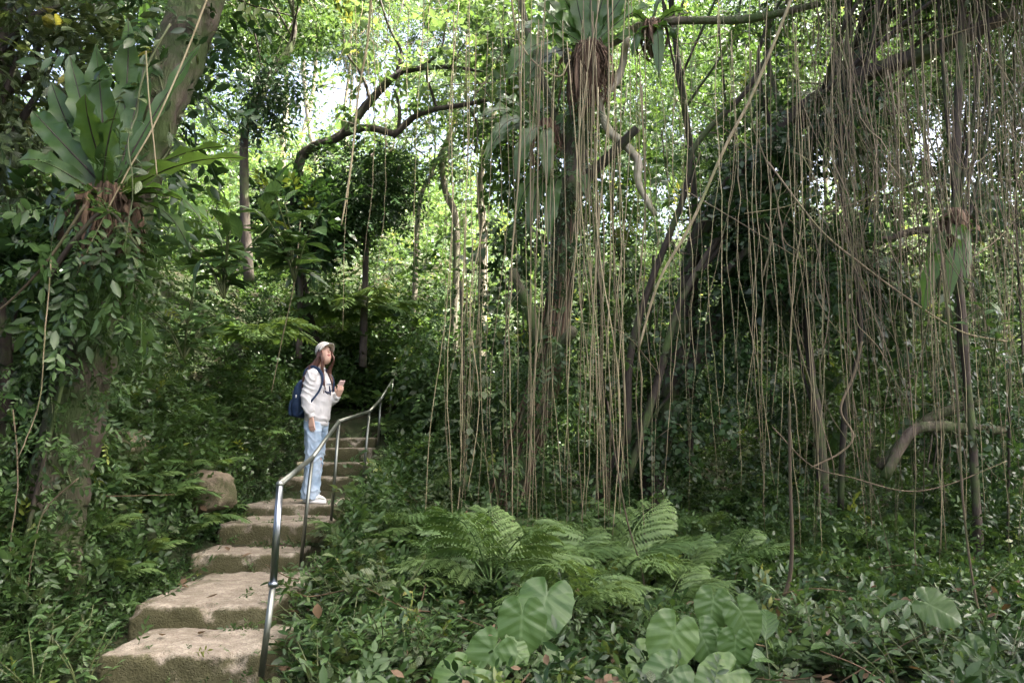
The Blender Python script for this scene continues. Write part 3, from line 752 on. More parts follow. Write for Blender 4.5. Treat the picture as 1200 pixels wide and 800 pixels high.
def blade(base, tip, bulge, width, face=None, wave=.06, rows=14, seed=0, cut=0.0):
    """long strap frond in world space: verts, quads, luv"""
    g = np.random.default_rng(seed)
    base, tip, bulge = np.asarray(base, float), np.asarray(tip, float), np.asarray(bulge, float)
    c = (base + tip) / 2 + bulge
    t = np.linspace(0, 1, rows)[:, None]
    p = (1 - t) ** 2 * base + 2 * t * (1 - t) * c + t * t * tip
    tan = norm(np.gradient(p, axis=0))
    out = np.array([tip[0] - base[0], tip[1] - base[1], 0]) if face is None else np.asarray(face, float)
    if face is None:
        up = np.array([0, 0, 1.0]) + .6 * norm(-out)
    else: up = out
    side = norm(np.cross(tan, up)); nor = np.cross(side, tan)
    nor *= np.sign(np.sum(nor * up, axis=1))[:, None]
    V, U = [], []
    cols = [-1, -.55, 0, .55, 1]
    ph = g.uniform(0, 6)
    for i in range(rows):
        q = t[i, 0]
        prof = (0.18 + .82 * math.sin(math.pi * min(1, q * .80 + .06)) ** .8) * (1 if q < .72 else max(.02, 1 - ((q - .72) / .28) ** 2.2))
        for cc in cols:
            lob = 1 + (.10 * math.sin(q * 37 + ph + cc * 2)) * abs(cc) - cut * (.5 + .5 * math.sin(q * 44)) * abs(cc)
            w = width * prof * cc * lob
            z = abs(cc) * .22 * width * prof + wave * width * 4 * math.sin(q * 26 + ph + 1.7 * cc) * abs(cc) ** 2 * prof
            V.append(p[i] + side[i] * w + nor[i] * z); U.append((cc * 1.0, q))
    Q = [(i * 5 + j, i * 5 + j + 1, i * 5 + j + 6, i * 5 + j + 5) for i in range(rows - 1) for j in range(4)]
    return np.array(V), np.array(Q), np.array(U)

def nest_fern(label, base, fronds, width, mass=None, mat='nest', seed=0, group=None, wave=.06):
    """rosette of strap fronds; each frond (tip, bulge, width factor, face)"""
    base = np.asarray(base)
    t = empty('nest_fern', base, label, 'fern', group)
    g = np.random.default_rng(seed)
    for i, f in enumerate(fronds):
        tip, bul, wf = f[:3]; face = f[3] if len(f) > 3 else None
        b0 = base + g.normal(0, .025, 3) + norm(np.asarray(tip) - base) * .05
        V, Q, U = blade(b0, tip, bul, width * wf, face, wave, seed=seed * 31 + i)
        G = Geo().add(V - base, None, Q, g.random(), U); fo_ = G.obj('frond', M[mat], t)
        # raised midrib
        mid = V.reshape(-1, 5, 3)[:, 2] - base
        R = Geo(); add_tube(R, mid, [.009, .003], 4); R.obj('midrib', M['bark_dark'], fo_)
    if mass:
        r, ln, n = mass
        G = Geo()
        for i in range(n):
            a = g.uniform(0, 2 * math.pi); rr = r * g.uniform(.3, 1.05)
            s = np.array([rr * math.cos(a), rr * math.sin(a), g.uniform(-.02, .10)])
            L = ln * g.uniform(.4, 1.15)
            pts = [s, s * [1.25, 1.25, 1] + [0, 0, -L * .3], s * [1.1, 1.1, 1] + [g.normal(0, .04), g.normal(0, .04), -L * .7], s * [.95, .95, 1] + [g.normal(0, .06), g.normal(0, .06), -L]]
            add_tube(G, catmull(pts, 3), [g.uniform(.006, .016), .004], 4, rnd=g.random())
        for i in range(n // 9):
            a = g.uniform(0, 2 * math.pi); s = np.array([r * math.cos(a), r * math.sin(a), .03])
            e = s * [1.6, 1.6, 1] + [g.normal(0, .05), g.normal(0, .05), -ln * g.uniform(.6, 1.3)]
            V, Q, U = blade(s, e, s * [.9, .9, 0] + [0, 0, .1], .016, wave=.35, rows=8, seed=i)
            G.add(V, None, Q, g.random(), U)
        core = np.array([[0, 0, .1], [0, 0, 0], [0, 0, -ln * .4], [0, 0, -ln * .85]])
        add_tube(G, core, [r * .6, r * 1.0, r * .75, r * .25], 10, rough=.25)
        G.obj('root_mass', M['fibre'], t)
    return t

def taro_mesh(seed):
    g = np.random.default_rng(seed)
    th = np.linspace(-math.pi, math.pi, 45)[:-1]; fr = [0.0, .3, .6, .85, 1.0]
    a = np.abs(th)
    r = np.interp(a, [0, .25, .7, 1.3, 1.9, 2.5, 2.85, 3.05, math.pi], [1, .90, .74, .62, .58, .58, .47, .22, .13])
    r = r * (1 + .02 * np.sin(th * 13 + g.uniform(0, 6)))
    V, U = [], []
    for f in fr[1:]:
        x = np.sin(th) * r * f; y = np.cos(th) * r * f
        z = -.10 * f ** 2 * y ** 2 - .16 * x ** 2 + .035 * f ** 2 * np.sin(th * 7 + seed) + .05 * np.abs(x) + .02 * np.sin(th * 16) * f ** 3
        V.append(np.stack([x, y, z], -1)); U.append(np.stack([x * 1.6, y], -1))
    n = len(th)
    V = np.concatenate([[[0, 0, 0.0]]] + V); U = np.concatenate([[[0, 0.0]]] + U)
    T = [(0, 1 + (j + 1) % n, 1 + j) for j in range(n)]
    Q = [(1 + k * n + j, 1 + k * n + (j + 1) % n, 1 + (k + 1) * n + (j + 1) % n, 1 + (k + 1) * n + j) for k in range(len(fr) - 2) for j in range(n)]
    m = mk('leaf', V, T, Q, np.full(len(V), seed * .21), U); m.materials.append(M['taro']); return m
TARO = [taro_mesh(i) for i in range(4)]
def taro(label, base, leaves, d):
    """heart-leaved plant: leaves (px,py, tip dx,dy, length px, face up amount, extra depth)"""
    t = empty('taro_plant', base, label, 'plant')
    for i, (px, py, dx, dy, ln, fu, dd) in enumerate(leaves):
        q = P(px, py, d + dd); L = ln / F * (d + dd)
        dirv = norm(np.array([dx, -.45 * math.hypot(dx, dy) * fu, -dy], float)); up = np.array([0, -1.0, fu])
        o = obj('leaf', TARO[i % 4], None, t)
        place(o, q - base, dirv, up, L * .60)
        G = Geo(); b = g4.normal(0, .03, 3) * [1, 1, 0]
        e = q - base
        add_tube(G, catmull([b, b * .45 + e * .55 + [0, .14, .10], e + [0, .03, -.005]], 6), [.012, .006], 6)
        G.obj('petiole', M['stem'], t)
    return t
g4 = np.random.default_rng(77)

def leafy(name, label, base, stems, kind, ll, per, group=None, h=.5, spread=.35, seed=0, droop=.2, cat='plant', stemr=.006):
    """small plant whose every leaf is its own part"""
    g = np.random.default_rng(seed)
    t = empty(name, base, label, cat, group)
    for s in range(stems):
        a = g.uniform(0, 2 * math.pi); sp = spread * g.uniform(.4, 1.1); hh = h * g.uniform(.6, 1.1)
        e = np.array([math.cos(a) * sp, math.sin(a) * sp, hh])
        p = catmull([np.zeros(3), e * [.35, .35, .55], e], 5)
        G = Geo(); add_tube(G, p, [stemr, stemr * .4], 5); G.obj('stem', M['stem'], t)
        for k in range(per):
            q = .25 + .75 * k / max(1, per - 1)
            pos = p[min(len(p) - 1, int(q * (len(p) - 1)))]
            fwd = norm(p[-1] - p[0]); b = k * 2.4 + g.normal(0, .4)
            dirv = norm(np.array([math.cos(b), math.sin(b), g.uniform(-droop, .35)]) + fwd * (.35 if k < per - 1 else 1.2))
            o = obj('leaf', LEAF_ME[kind][g.integers(len(LEAF_ME[kind]))], None, t)
            place(o, pos, dirv, norm(np.array([0, -.25, 1]) + g.normal(0, .25, 3)), ll * g.uniform(.65, 1.15))
    return t

def fern(name, label, base, n, ln, meshes, group=None, seed=0, elev=.75, az=None, cat='fern'):
    g = np.random.default_rng(seed)
    t = empty(name, base, label, cat, group)
    for i in range(n):
        a = (i + g.uniform(-.3, .3)) / n * 2 * math.pi if az is None else g.uniform(*az)
        el = elev * g.uniform(.6, 1.25)
        dv = np.array([math.cos(a) * math.cos(el), math.sin(a) * math.cos(el), math.sin(el)])
        o = obj('frond', meshes[g.integers(len(meshes))], None, t)
        place(o, dv * .02, dv, norm(np.array([0, 0, 1]) - .2 * dv), ln * g.uniform(.75, 1.15))
    return t

def climber(label, path, rad, n, kind, ll, seed, name='climbing_vine', face=True, group=None):
    """creeper on a trunk: winding stem with leaves as parts"""
    g = np.random.default_rng(seed); p = catmull(path, 8); base = p[0]
    t = empty(name, base, label, 'vine', group)
    ph = g.uniform(0, 6)
    a = ph + np.linspace(0, 7, len(p))
    r = np.interp(np.linspace(0, 1, len(p)), np.linspace(0, 1, len(rad)), rad)
    st = p + np.stack([np.cos(a) * r * 1.0, -np.abs(np.sin(a)) * r, 0 * a], -1) - base
    G = Geo(); add_tube(G, st, [.008, .004], 5); G.obj('stem', M['stem'], t)
    for k in range(n):
        i = g.integers(len(p)); b = g.uniform(math.pi, 2 * math.pi) if face else g.uniform(0, 6.28)
        o_ = np.array([math.cos(b), math.sin(b), 0]); pos = p[i] - base + o_ * r[i] * g.uniform(1.0, 1.35)
        dv = norm(o_ * g.uniform(.3, 1.2) + g.normal(0, .45, 3) + [0, 0, -.25])
        o = obj('leaf', LEAF_ME[kind][g.integers(len(LEAF_ME[kind]))], None, t)
        place(o, pos, dv, norm(np.array([0, 0, .9]) + o_ * .7 + g.normal(0, .25, 3)), ll * g.uniform(.6, 1.2))
    return t

def mantle(name, label, path, r, n, size, mat, tpls, cat='vine', drop=.5, seed=1):
    """leafy mass hanging round a limb"""
    gg = np.random.default_rng(seed); p = catmull(path, 8); base = p[0]
    k = gg.integers(len(p), size=n); o = gg.normal(0, 1, (n, 3)) * r; o[:, 2] -= drop * gg.random(n) ** 1.5
    q = p[k] + o
    t = empty(name, base, label, cat)
    foliage('foliage', q - base, norm(o + gg.normal(0, .4, (n, 3)) * r + [0, 0, -.15]), size, M[mat], tpls, t, gg)
    G = Geo(); add_tube(G, p + [.0, -.05, 0] - base, [.02, .01], 5); G.obj('stem', M['bark_dark'], t)
    return t
def strand(name, label, cat, pts, r, mat, group=None, n=5, seg=5, wob=0.0, seed=0):
    gg = np.random.default_rng(seed); p = catmull(pts, seg)
    if wob:
        m = len(p); ph = gg.uniform(0, 6, 4)
        t = np.linspace(0, 1, m)
        p = p + np.stack([wob * (np.sin(t * 5 + ph[0]) + .5 * np.sin(t * 13 + ph[1]) + .25 * gg.normal(0, 1, m)), wob * (np.sin(t * 6 + ph[2]) + .5 * np.sin(t * 11 + ph[3])), 0 * t], -1) * np.sin(np.clip(t * 3, 0, 1.57))[:, None]
    base = p[0]; G = Geo(); add_tube(G, p - base, r, n)
    return tag(G.obj(name, M[mat], None, base), label, cat, group)
def single(label, pts, d, r, mat='root', wob=0, name='liana'):
    strand(name, label, 'vine', ppath(pts, d), r, mat, None, 6, 6, wob)
# ------------------------------------------------------------------ big leaning tree on the left with its nest fern
g = np.random.default_rng(61)
LT = ppath([(28, 760), (62, 600), (92, 470), (120, 350), (148, 250), (178, 150), (208, 70), (236, -10), (268, -110)], [5.3, 5.6, 5.7, 5.8, 5.8, 5.8, 5.9, 6.0, 6.2])
left_tree = tree('leaning_tree', 'big leaning mossy tree carrying a nest fern beside the dark bank', 'tree', LT, [.26, .21, .19, .185, .18, .175, .17, .165, .16], LT[-1] + [0, .3, .9], (1.6, 1.4, .8), 'bark', 'leaf_deep', SPR_FAR, .34, 800, 18, .6, None, g, seg=6, rough=.10, limbs=0)
NB = P(128, 232, 5.45)
def up_f(px, py, d=5.3, b=(0, .15, 0), w=1.0): return (P(px, py, d), np.array(b), w, (0.1, -1, .3))
nest_fern('large upright nest fern with broad wavy fronds on the leaning mossy tree', NB,
          [up_f(82, 66, 5.5, (-.10, .1, .05)), up_f(112, 52, 5.45, (-.04, .12, .05), 1.1), up_f(150, 22, 5.5, (.02, .1, .1), 1.0), up_f(60, 96, 5.6, (-.14, .1, .1)),
           up_f(38, 130, 5.5, (-.15, 0, .15)), up_f(172, 60, 5.6, (.05, 0, .1)), up_f(235, 52, 5.6, (.02, 0, .12), .55), up_f(20, 190, 5.4, (-.1, -.1, .2), .8),
           up_f(100, 110, 5.0, (-.05, -.1, .1), .9), up_f(140, 120, 5.0, (.02, -.1, .1), .8),
           (P(290, 186, 5.2), np.array([0, -.1, .16]), .8), (P(282, 172, 5.5), np.array([0, 0, .2]), .6), (P(262, 286, 5.0), np.array([.1, -.1, .32]), .75),
           (P(238, 262, 4.9), np.array([.1, -.1, .28]), .6), (P(60, 290, 5.0), np.array([-.1, -.1, .3]), .8), (P(225, 300, 5.2), np.array([.12, 0, .3]), .7)],
          .088, mass=(.13, .50, 190), seed=3, wave=.13)
mantle('creeper_mantle', 'leafy creeper tangled around the skirt of the big nest fern', ppath([(60, 330), (95, 280), (130, 250), (165, 290)], 5.2), .12, 110, .20, 'leaf_mid', SPR_HI, seed=36, drop=.5)
climber('pale-leaved creeper climbing the lower trunk of the leaning mossy tree', LT[0:5], [.26, .22, .2, .19, .19], 110, 'round', .06, 5)
climber('slim-leaved creeper high on the leaning mossy tree', LT[3:8], [.2, .19, .19, .18, .17], 60, 'blue', .10, 6)
climber('ragged creeper trailing across the fern of the leaning tree', ppath([(205, 30), (160, 110), (150, 160), (165, 215), (150, 300)], 5.1), [.03, .05, .05, .05, .03], 26, 'blue', .10, 7)

mantle('creeper_mantle', 'leafy creeper mass smothering the foot of the leaning mossy tree', [v - [-.04, .27, 0] for v in LT[0:5]], .19, 760, .15, 'leaf_mid', SPR_NEAR, seed=31, drop=.1)
mantle('creeper_mantle', 'leafy twigs draping the upper trunk of the leaning mossy tree', [v + [-.1, .1, 0] for v in LT[4:8]], .22, 160, .24, 'leaf_deep', SPR_HI, seed=32, drop=.2)
# ------------------------------------------------------------------ central fern-clad tree
CTp = ppath([(588, 600), (612, 520), (640, 440), (653, 370), (660, 300), (667, 230), (678, 150), (690, 70), (700, -10), (705, -100)], [8.9, 9, 9, 9, 9, 9, 9, 9, 9, 9])
centre = tree('fern_clad_tree', 'rough brown tree hung with aerial roots and nest ferns', 'tree', CTp, [.20, .17, .155, .13, .12, .12, .13, .13, .12, .1], CTp[-1] + [.6, -.6, 3.2], (1.8, 1.4, .7), 'bark', 'leaf_mid', SPR_FAR, .34, 800, 18, .6, None, g, seg=5, rough=.14)
def limb(parent, pts, d, r, mat='bark', name='limb', rough=.12):
    p = catmull(ppath(pts, d), 4); G = Geo(); add_tube(G, p, r, 8, rough=rough, seed=int(pts[0][0])); return child(G.obj(name, M[mat]), parent)
limb(centre, [(642, 432), (628, 385), (614, 348), (600, 316)], [9, 8.9, 8.8, 8.7], [.10, .07, .055, .05], name='broken_limb')
limb(centre, [(640, 430), (655, 408), (672, 386)], [8.9, 8.8, 8.6], [.09, .075, .06], name='broken_limb')
limb(centre, [(668, 235), (690, 205), (718, 180), (746, 150)], [9, 8.9, 8.8, 8.7], [.08, .07, .06, .05], 'bark_dark', name='broken_limb')
limb(centre, [(592, 560), (560, 600), (520, 650), (470, 665)], [9, 8.8, 8.5, 8.3], [.07, .05, .035, .02], name='surface_root')
limb(centre, [(690, 62), (720, 48), (760, 28), (820, 24), (880, 22), (960, 5)], [9, 9, 8.9, 8.9, 8.9, 8.9], [.07, .06, .055, .05, .05, .04], 'bark', name='limb')
limb(centre, [(735, 40), (730, 72), (722, 98), (703, 117), (712, 150), (735, 172), (748, 190), (748, 215), (768, 252)], [8.8] * 9, [.040, .046, .044, .042, .048, .050, .047, .042, .030], 'bark_pale', name='twisted_limb', rough=.2)
for i in range(34):                                                        # reddish roots clinging to the lower trunk
    k0 = g4.integers(0, 3); a0 = g4.uniform(math.pi * .9, math.pi * 2.1); pts = []
    for v, rr in zip(CTp[k0:k0 + 4], [.20, .17, .155, .13, .12, .12][k0:k0 + 4]):
        a0 += g4.normal(0, .25); pts.append(v + np.array([math.cos(a0) * rr * 1.12, math.sin(a0) * rr * 1.12, g4.normal(0, .05)]))
    if k0 == 0: pts[0] = pts[0] + np.array([g4.normal(0, .12), -.1, -.1])
    G = Geo(); add_tube(G, catmull(pts, 5), [g4.uniform(.006, .018), .006], 5); child(G.obj('clinging_root', M['fibre' if i % 2 else 'root_dark']), centre)
mantle('creeper_mantle', 'leafy creeper covering the foot of the root-hung tree', [v - [.05, .15, 0] for v in CTp[0:4]], .22, 420, .22, 'leaf_mid', SPR_NEAR, seed=33, drop=.2)
mantle('creeper_mantle', 'ferny creeper hanging round the upper root-hung trunk', [v - [.05, .05, 0] for v in CTp[4:8]], .16, 260, .22, 'leaf_deep', SPR_FINE, seed=34, drop=.4)
nest_fern('nest fern crowning the root-hung brown tree', P(690, 60, 8.7),
          [(P(*t, dd), np.array(b), w * 1.25, (0, -.75, .65)) for t, dd, b, w in [((622, 2), 8.6, (-.1, 0, .25), .8), ((646, -24), 8.6, (-.06, 0, .2), .8), ((668, -42), 8.6, (-.03, 0, .1), .8), ((694, -48), 8.6, (0, 0, .1), .7), ((718, -42), 8.7, (.03, 0, .1), .7), ((742, -22), 8.7, (.08, 0, .2), .75), ((764, 8), 8.6, (.1, 0, .25), .75), ((606, 34), 8.5, (-.1, 0, .30), .85), ((594, 92), 8.4, (-.1, -.1, .5), 1.0), ((612, 104), 8.8, (-.1, .1, .45), .9), ((775, 60), 8.5, (.1, -.1, .35), .7), ((636, -5), 8.9, (-.1, 0, .2), .7), ((730, -30), 8.9, (.05, 0, .15), .7)]], .115, mass=(.17, .75, 170), seed=9, wave=.10)
nest_fern('drooping pale nest fern low on the left side of the root-hung tree', P(640, 150, 8.8),
          [(P(*t, dd), np.array(b), w * 1.25, (0, -.75, .65)) for t, dd, b, w in [((562, 138), 8.6, (-.05, 0, .30), .75), ((568, 190), 8.5, (-.1, 0, .42), .75), ((582, 116), 8.8, (-.1, 0, .25), .7), ((578, 166), 8.3, (-.1, -.1, .35), .7), ((604, 212), 8.3, (-.05, -.2, .38), .7), ((642, 214), 8.3, (0, -.2, .32), .7), ((618, 98), 8.8, (-.05, 0, .2), .6), ((700, 130), 8.6, (.05, 0, .25), .6)]], .10, mass=(.12, .5, 40), seed=10, wave=.12)
nest_fern('small nest fern on the limb right of the root-hung tree', P(764, 34, 8.6),
          [(P(*t, dd), np.array(b), w) for t, dd, b, w in [((806, 16), 8.4, (.05, 0, .2), .9), ((800, 62), 8.3, (.1, 0, .3), .9), ((772, 90), 8.3, (.02, -.1, .3), .8), ((735, 20), 8.5, (-.05, 0, .2), .8), ((740, 70), 8.4, (-.05, -.1, .3), .7), ((785, -20), 8.7, (.03, 0, .2), .8)]], .085, mass=(.12, .4, 50), seed=11)
nest_fern('nest fern tucked into the middle of the root-hung trunk', P(655, 205, 8.75),
          [(P(*t, dd), np.array(b), w * 1.25, (0, -.75, .65)) for t, dd, b, w in [((620, 275), 8.5, (-.1, 0, .40), .7), ((606, 250), 8.6, (-.1, 0, .4), .65), ((642, 285), 8.3, (0, -.1, .35), .65), ((690, 235), 8.4, (.1, -.1, .3), .55), ((630, 180), 8.4, (-.05, -.1, .2), .6)]], .10, seed=12, wave=.12)
climber('round-leaved creeper draping the foot of the root-hung tree', ppath([(560, 660), (555, 560), (560, 470), (575, 400), (600, 330)], 8.4), [.2, .28, .25, .2, .15], 150, 'round', .10, 13)
climber('leafy creeper wrapped round the root-hung trunk', CTp[2:9], [.16, .15, .15, .16, .15], 70, 'broad', .14, 14)

# ------------------------------------------------------------------ dark leaning trunks right of the middle
R1 = ppath([(760, 600), (782, 480), (800, 380), (812, 300), (830, 255), (868, 202), (900, 170), (945, 126), (1000, 93), (1090, 60), (1190, 15)], [10, 10, 9.9, 9.8, 9.6, 9.4, 9.2, 9, 8.8, 8.5, 8.2])
tree('leaning_tree', 'dark slender tree bending far over behind the lianas', 'tree', R1, [.14, .12, .105, .10, .10, .11, .11, .10, .09, .08, .06], R1[-1] + [.4, .2, .8], (1.8, 1.5, .9), 'bark_dark', 'leaf_mid', SPR_FAR, .32, 700, 16, .6, None, g, rough=.12)
R2 = ppath([(690, 600), (745, 515), (800, 445), (850, 362), (880, 262), (918, 216), (955, 160), (1000, 95), (1040, 10)], [10.4, 10.2, 10, 9.9, 9.8, 9.7, 9.6, 9.5, 9.5])
tree('leaning_tree', 'thick dark ivy-covered tree leaning to the right', 'tree', R2, [.15, .135, .12, .11, .10, .095, .09, .08, .07], R2[-1] + [.3, .2, .9], (1.9, 1.5, .9), 'bark_dark', 'leaf_mid', SPR_FAR, .32, 700, 16, .6, None, g, rough=.12)
mantle('ivy_mantle', 'dense dark ivy hanging from the thick leaning tree', ppath([(740, 520), (800, 440), (850, 360), (880, 270), (915, 215)], 9.7), .27, 620, .26, 'leaf_deep', SPR_IVY, seed=2, drop=.7)
mantle('ivy_mantle', 'ivy strands trailing off the level dark bough', ppath([(870, 300), (930, 268), (985, 280), (1040, 300)], 9.4), .14, 380, .26, 'leaf_deep', SPR_IVY, seed=6, drop=1.0)
for lab_, pts_, r_ in [('thin dark stem slanting parallel to the bent slender tree', [(735, 560), (775, 440), (800, 350), (840, 280), (880, 240), (905, 190)], [.05, .045, .035, .03]), ('wiry dark stem forking above the ivy', [(800, 340), (845, 290), (870, 240), (930, 200), (975, 150), (1060, 130)], [.03, .03, .025, .02]),
                       ('dark level bough carrying trailing ivy', [(850, 320), (900, 275), (950, 265), (1010, 285), (1080, 270), (1150, 280)], [.06, .06, .05, .04]), ('long dark stem sweeping up behind the thin black one', [(735, 520), (740, 420), (765, 330), (800, 230), (815, 170), (870, 110), (900, 60)], [.045, .04, .035, .03])]:
    single(lab_, pts_, 9.3, r_, 'bark_dark', .02)
mantle('ivy_mantle', 'ivy tufts clinging to the bent slender tree', R1[4:9], .22, 420, .3, 'leaf_deep', SPR_IVY, seed=3, drop=.4)
tree('slim_tree', 'thin black stem rising between lianas and fern-clad tree', 'tree', ppath([(806, 560), (812, 420), (815, 300), (812, 200), (800, 110), (788, 20), (780, -80)], 10.5), [.06, .05, .045, .045, .04, .035], P(790, -150, 10.0), (.8, .7, .6), 'bark_dark', 'leaf_mid', SPR_FAR, .32, 520, 14, .5, None, g)
tree('slim_tree', 'slim dark forked tree standing in the liana curtain', 'tree', ppath([(985, 600), (990, 480), (1008, 400), (1000, 300), (985, 200), (990, 90), (1000, -60)], 8.6), [.035, .03, .028, .028, .026, .024], P(1000, -80, 8.6), (1.6, 1.3, .9), 'bark_dark', 'leaf_mid', SPR_FAR, .32, 520, 14, .5, None, g)
tree('slim_tree', 'root-matted dark trunk at the edge of the liana curtain', 'tree', ppath([(1150, 700), (1140, 520), (1128, 380), (1120, 260), (1122, 140), (1130, -60)], 8.2), [.045, .04, .04, .045, .045, .04], P(1130, -120, 8.2), (1.8, 1.4, .9), 'bark_dark', 'leaf_deep', SPR_FAR, .32, 700, 16, .6, None, g, rough=.2)
tree('slim_tree', 'short hairy dark trunk standing in the ferny hollow', 'tree', ppath([(972, 668), (966, 600), (962, 520), (950, 430), (940, 330)], 9.2), [.09, .08, .06, .045, .03], P(935, 300, 9.3), (.9, .8, .6), 'bark_dark', 'leaf_deep', SPR_IVY, .32, 260, 9, .4, None, g, rough=.2)

# ------------------------------------------------------------------ arching tree behind the walker
AT = ppath([(385, 470), (352, 330), (346, 250), (349, 205), (354, 182), (372, 170), (400, 158), (434, 118), (464, 88), (488, 81), (528, 79), (566, 84)], [12, 11.6, 11.2, 11, 11, 11, 11, 11, 11, 11, 11, 10.8])
arch = tree('arching_tree', 'dark tree with arching bare limbs over the bright clearing', 'tree', AT, [.10, .09, .075, .07, .07, .068, .065, .06, .05, .04, .03, .015], None, None, 'bark_dark', seg=6, rough=.15)
for pts, r in [([(460, 160), (478, 143), (491, 134), (511, 128), (548, 122), (590, 112), (625, 95)], [.05, .045, .035, .01]), ([(400, 158), (430, 150), (462, 157)], [.05, .05]),
               ([(464, 88), (470, 60), (455, 30), (440, -20)], [.03, .012]), ([(512, 128), (505, 105), (500, 85), (515, 50)], [.022, .01]), ([(434, 118), (425, 90), (405, 60), (402, 30)], [.028, .01]),
               ([(528, 79), (545, 50), (570, 25)], [.018, .006]), ([(488, 81), (515, 62), (522, 30), (530, -10)], [.02, .008]), ([(548, 122), (560, 150), (556, 180)], [.018, .008]), ([(467, 155), (468, 125), (462, 105)], [.03, .015])]:
    limb(arch, pts, 11, r, 'bark_dark')
q = np.random.default_rng(5)
tips = np.array([P(q.uniform(390, 640), q.uniform(-20, 130), q.uniform(10.4, 11.6)) for _ in range(150)]) - np.array(arch.location)
foliage('leaves', tips, norm(q.normal(0, 1, (150, 3)) * [1, 1, .5]), .34, M['leaf_lit'], SPR, arch, q)
tree('slim_tree', 'black crooked stem behind the broad-leaved shrub', 'tree', ppath([(292, 330), (287, 250), (286, 190), (288, 150), (303, 122), (316, 88), (338, 60), (345, 20), (325, -30)], 10), [.07, .06, .055, .055, .06, .06, .03, .02], P(320, -40, 10), (1.6, 1.2, .8), 'bark_dark', 'leaf_mid', SPR_FAR, .32, 520, 14, .5, None, g)
mantle('ivy_mantle', 'grassy epiphyte clump on the black crooked stem', ppath([(296, 128), (318, 92), (340, 76)], 9.9), .13, 160, .34, 'leaf_deep', SPR_FINE, seed=4, drop=.2)
t = tree('bush', 'dense dark bush under the arching limbs', 'bush', ppath([(425, 430), (428, 330), (430, 240), (436, 180)], 11.6), [.06, .03], P(432, 222, 11.5), (.55, .5, .75), 'bark_dark', 'leaf_deep', SPR_FINE, .30, 640, 18, .3, None, g, limbs=5)
tree('bush', 'dark tangled bush between arching limbs and crooked stem', 'bush', ppath([(350, 420), (352, 340), (350, 280)], 11.2), [.05, .03], P(352, 262, 11.1), (.75, .6, .7), 'bark_dark', 'leaf_deep', SPR, .28, 620, 22, .32, None, g, limbs=5)

# broad-leaved epiphyte on the shrub behind the leaning tree
leafy('broad_leaved_shrub', 'shrub with long glossy oblong leaves above the walker', P(345, 330, 7.9), 9, 'broad', .36, 9, None, .75, .55, 15, .5, 'shrub', .012)
leafy('broad_leaved_shrub', 'shrub with drooping oblong leaves beside the leaning mossy tree', P(262, 350, 7.4), 8, 'broad', .32, 8, None, .8, .5, 16, .6, 'shrub', .012)
leafy('broad_leaved_shrub', 'slim-leaved shrub on the bank over the boulder', P(215, 420, 7.2), 9, 'slim', .24, 10, None, .6, .55, 17, .5, 'shrub', .01)

# ------------------------------------------------------------------ leafy creepers hanging between the trunks
gc = np.random.default_rng(404)
for i, (px, y0, y1, d, mt) in enumerate([(505, 400, 580, 11.0, 'leaf_mid'), (540, 330, 600, 10.2, 'leaf_mid'), (610, 260, 560, 10.6, 'leaf_deep'), (700, 240, 580, 10.8, 'leaf_mid'), (735, 100, 420, 11.5, 'leaf_mid'), (765, 300, 600, 10.9, 'leaf_deep'),
                                      (900, 60, 360, 10.8, 'leaf_mid'), (905, 380, 640, 10.6, 'leaf_deep'), (1010, 90, 480, 10.2, 'leaf_mid'), (1065, 330, 640, 10.4, 'leaf_mid'), (1130, 120, 560, 9.6, 'leaf_deep'), (1185, 60, 480, 9.0, 'leaf_deep'), (955, 330, 600, 11.2, 'leaf_mid'), (1180, 420, 700, 8.4, 'leaf_deep'), (655, 20, 260, 11, 'leaf_mid'), (840, 20, 260, 11.4, 'leaf_mid'), (590, -20, 180, 11.6, 'leaf_mid')]):
    t_ = mantle('hanging_creeper', 'leafy creeper hanging as a green curtain behind the pale roots' if mt == 'leaf_mid' else 'dark leafy creeper hanging in the gaps between the trunks', ppath([(px, y0), (px + gc.normal(0, 12), (y0 + y1) / 2), (px + gc.normal(0, 18), y1)], d), .26, 330, .30, mt, SPR_FAR if i % 2 else SPR, seed=400 + i, drop=.5)
    t_['group'] = 'creeper curtains behind the pale roots' if mt == 'leaf_mid' else 'dark creeper curtains between trunks'
# ------------------------------------------------------------------ hanging fronds, right
nest_fern('dark nest fern with hanging fronds in the liana curtain', P(1120, 256, 7.6),
          [(P(*t, dd), np.array(b), w) for t, dd, b, w in [((1082, 368), 7.4, (-.12, -.1, .30), 1), ((1112, 352), 7.3, (-.02, -.15, .25), .8), ((1132, 335), 7.4, (.05, -.1, .25), .7), ((1085, 310), 7.6, (-.1, 0, .25), .7)]], .085, mass=(.10, .35, 40), seed=21)
leafy('sprawling_shrub', 'bright-leaved twig poking into the liana curtain', P(1165, 430, 6.0), 4, 'broad', .15, 7, None, .55, .4, 23, .4, 'shrub')

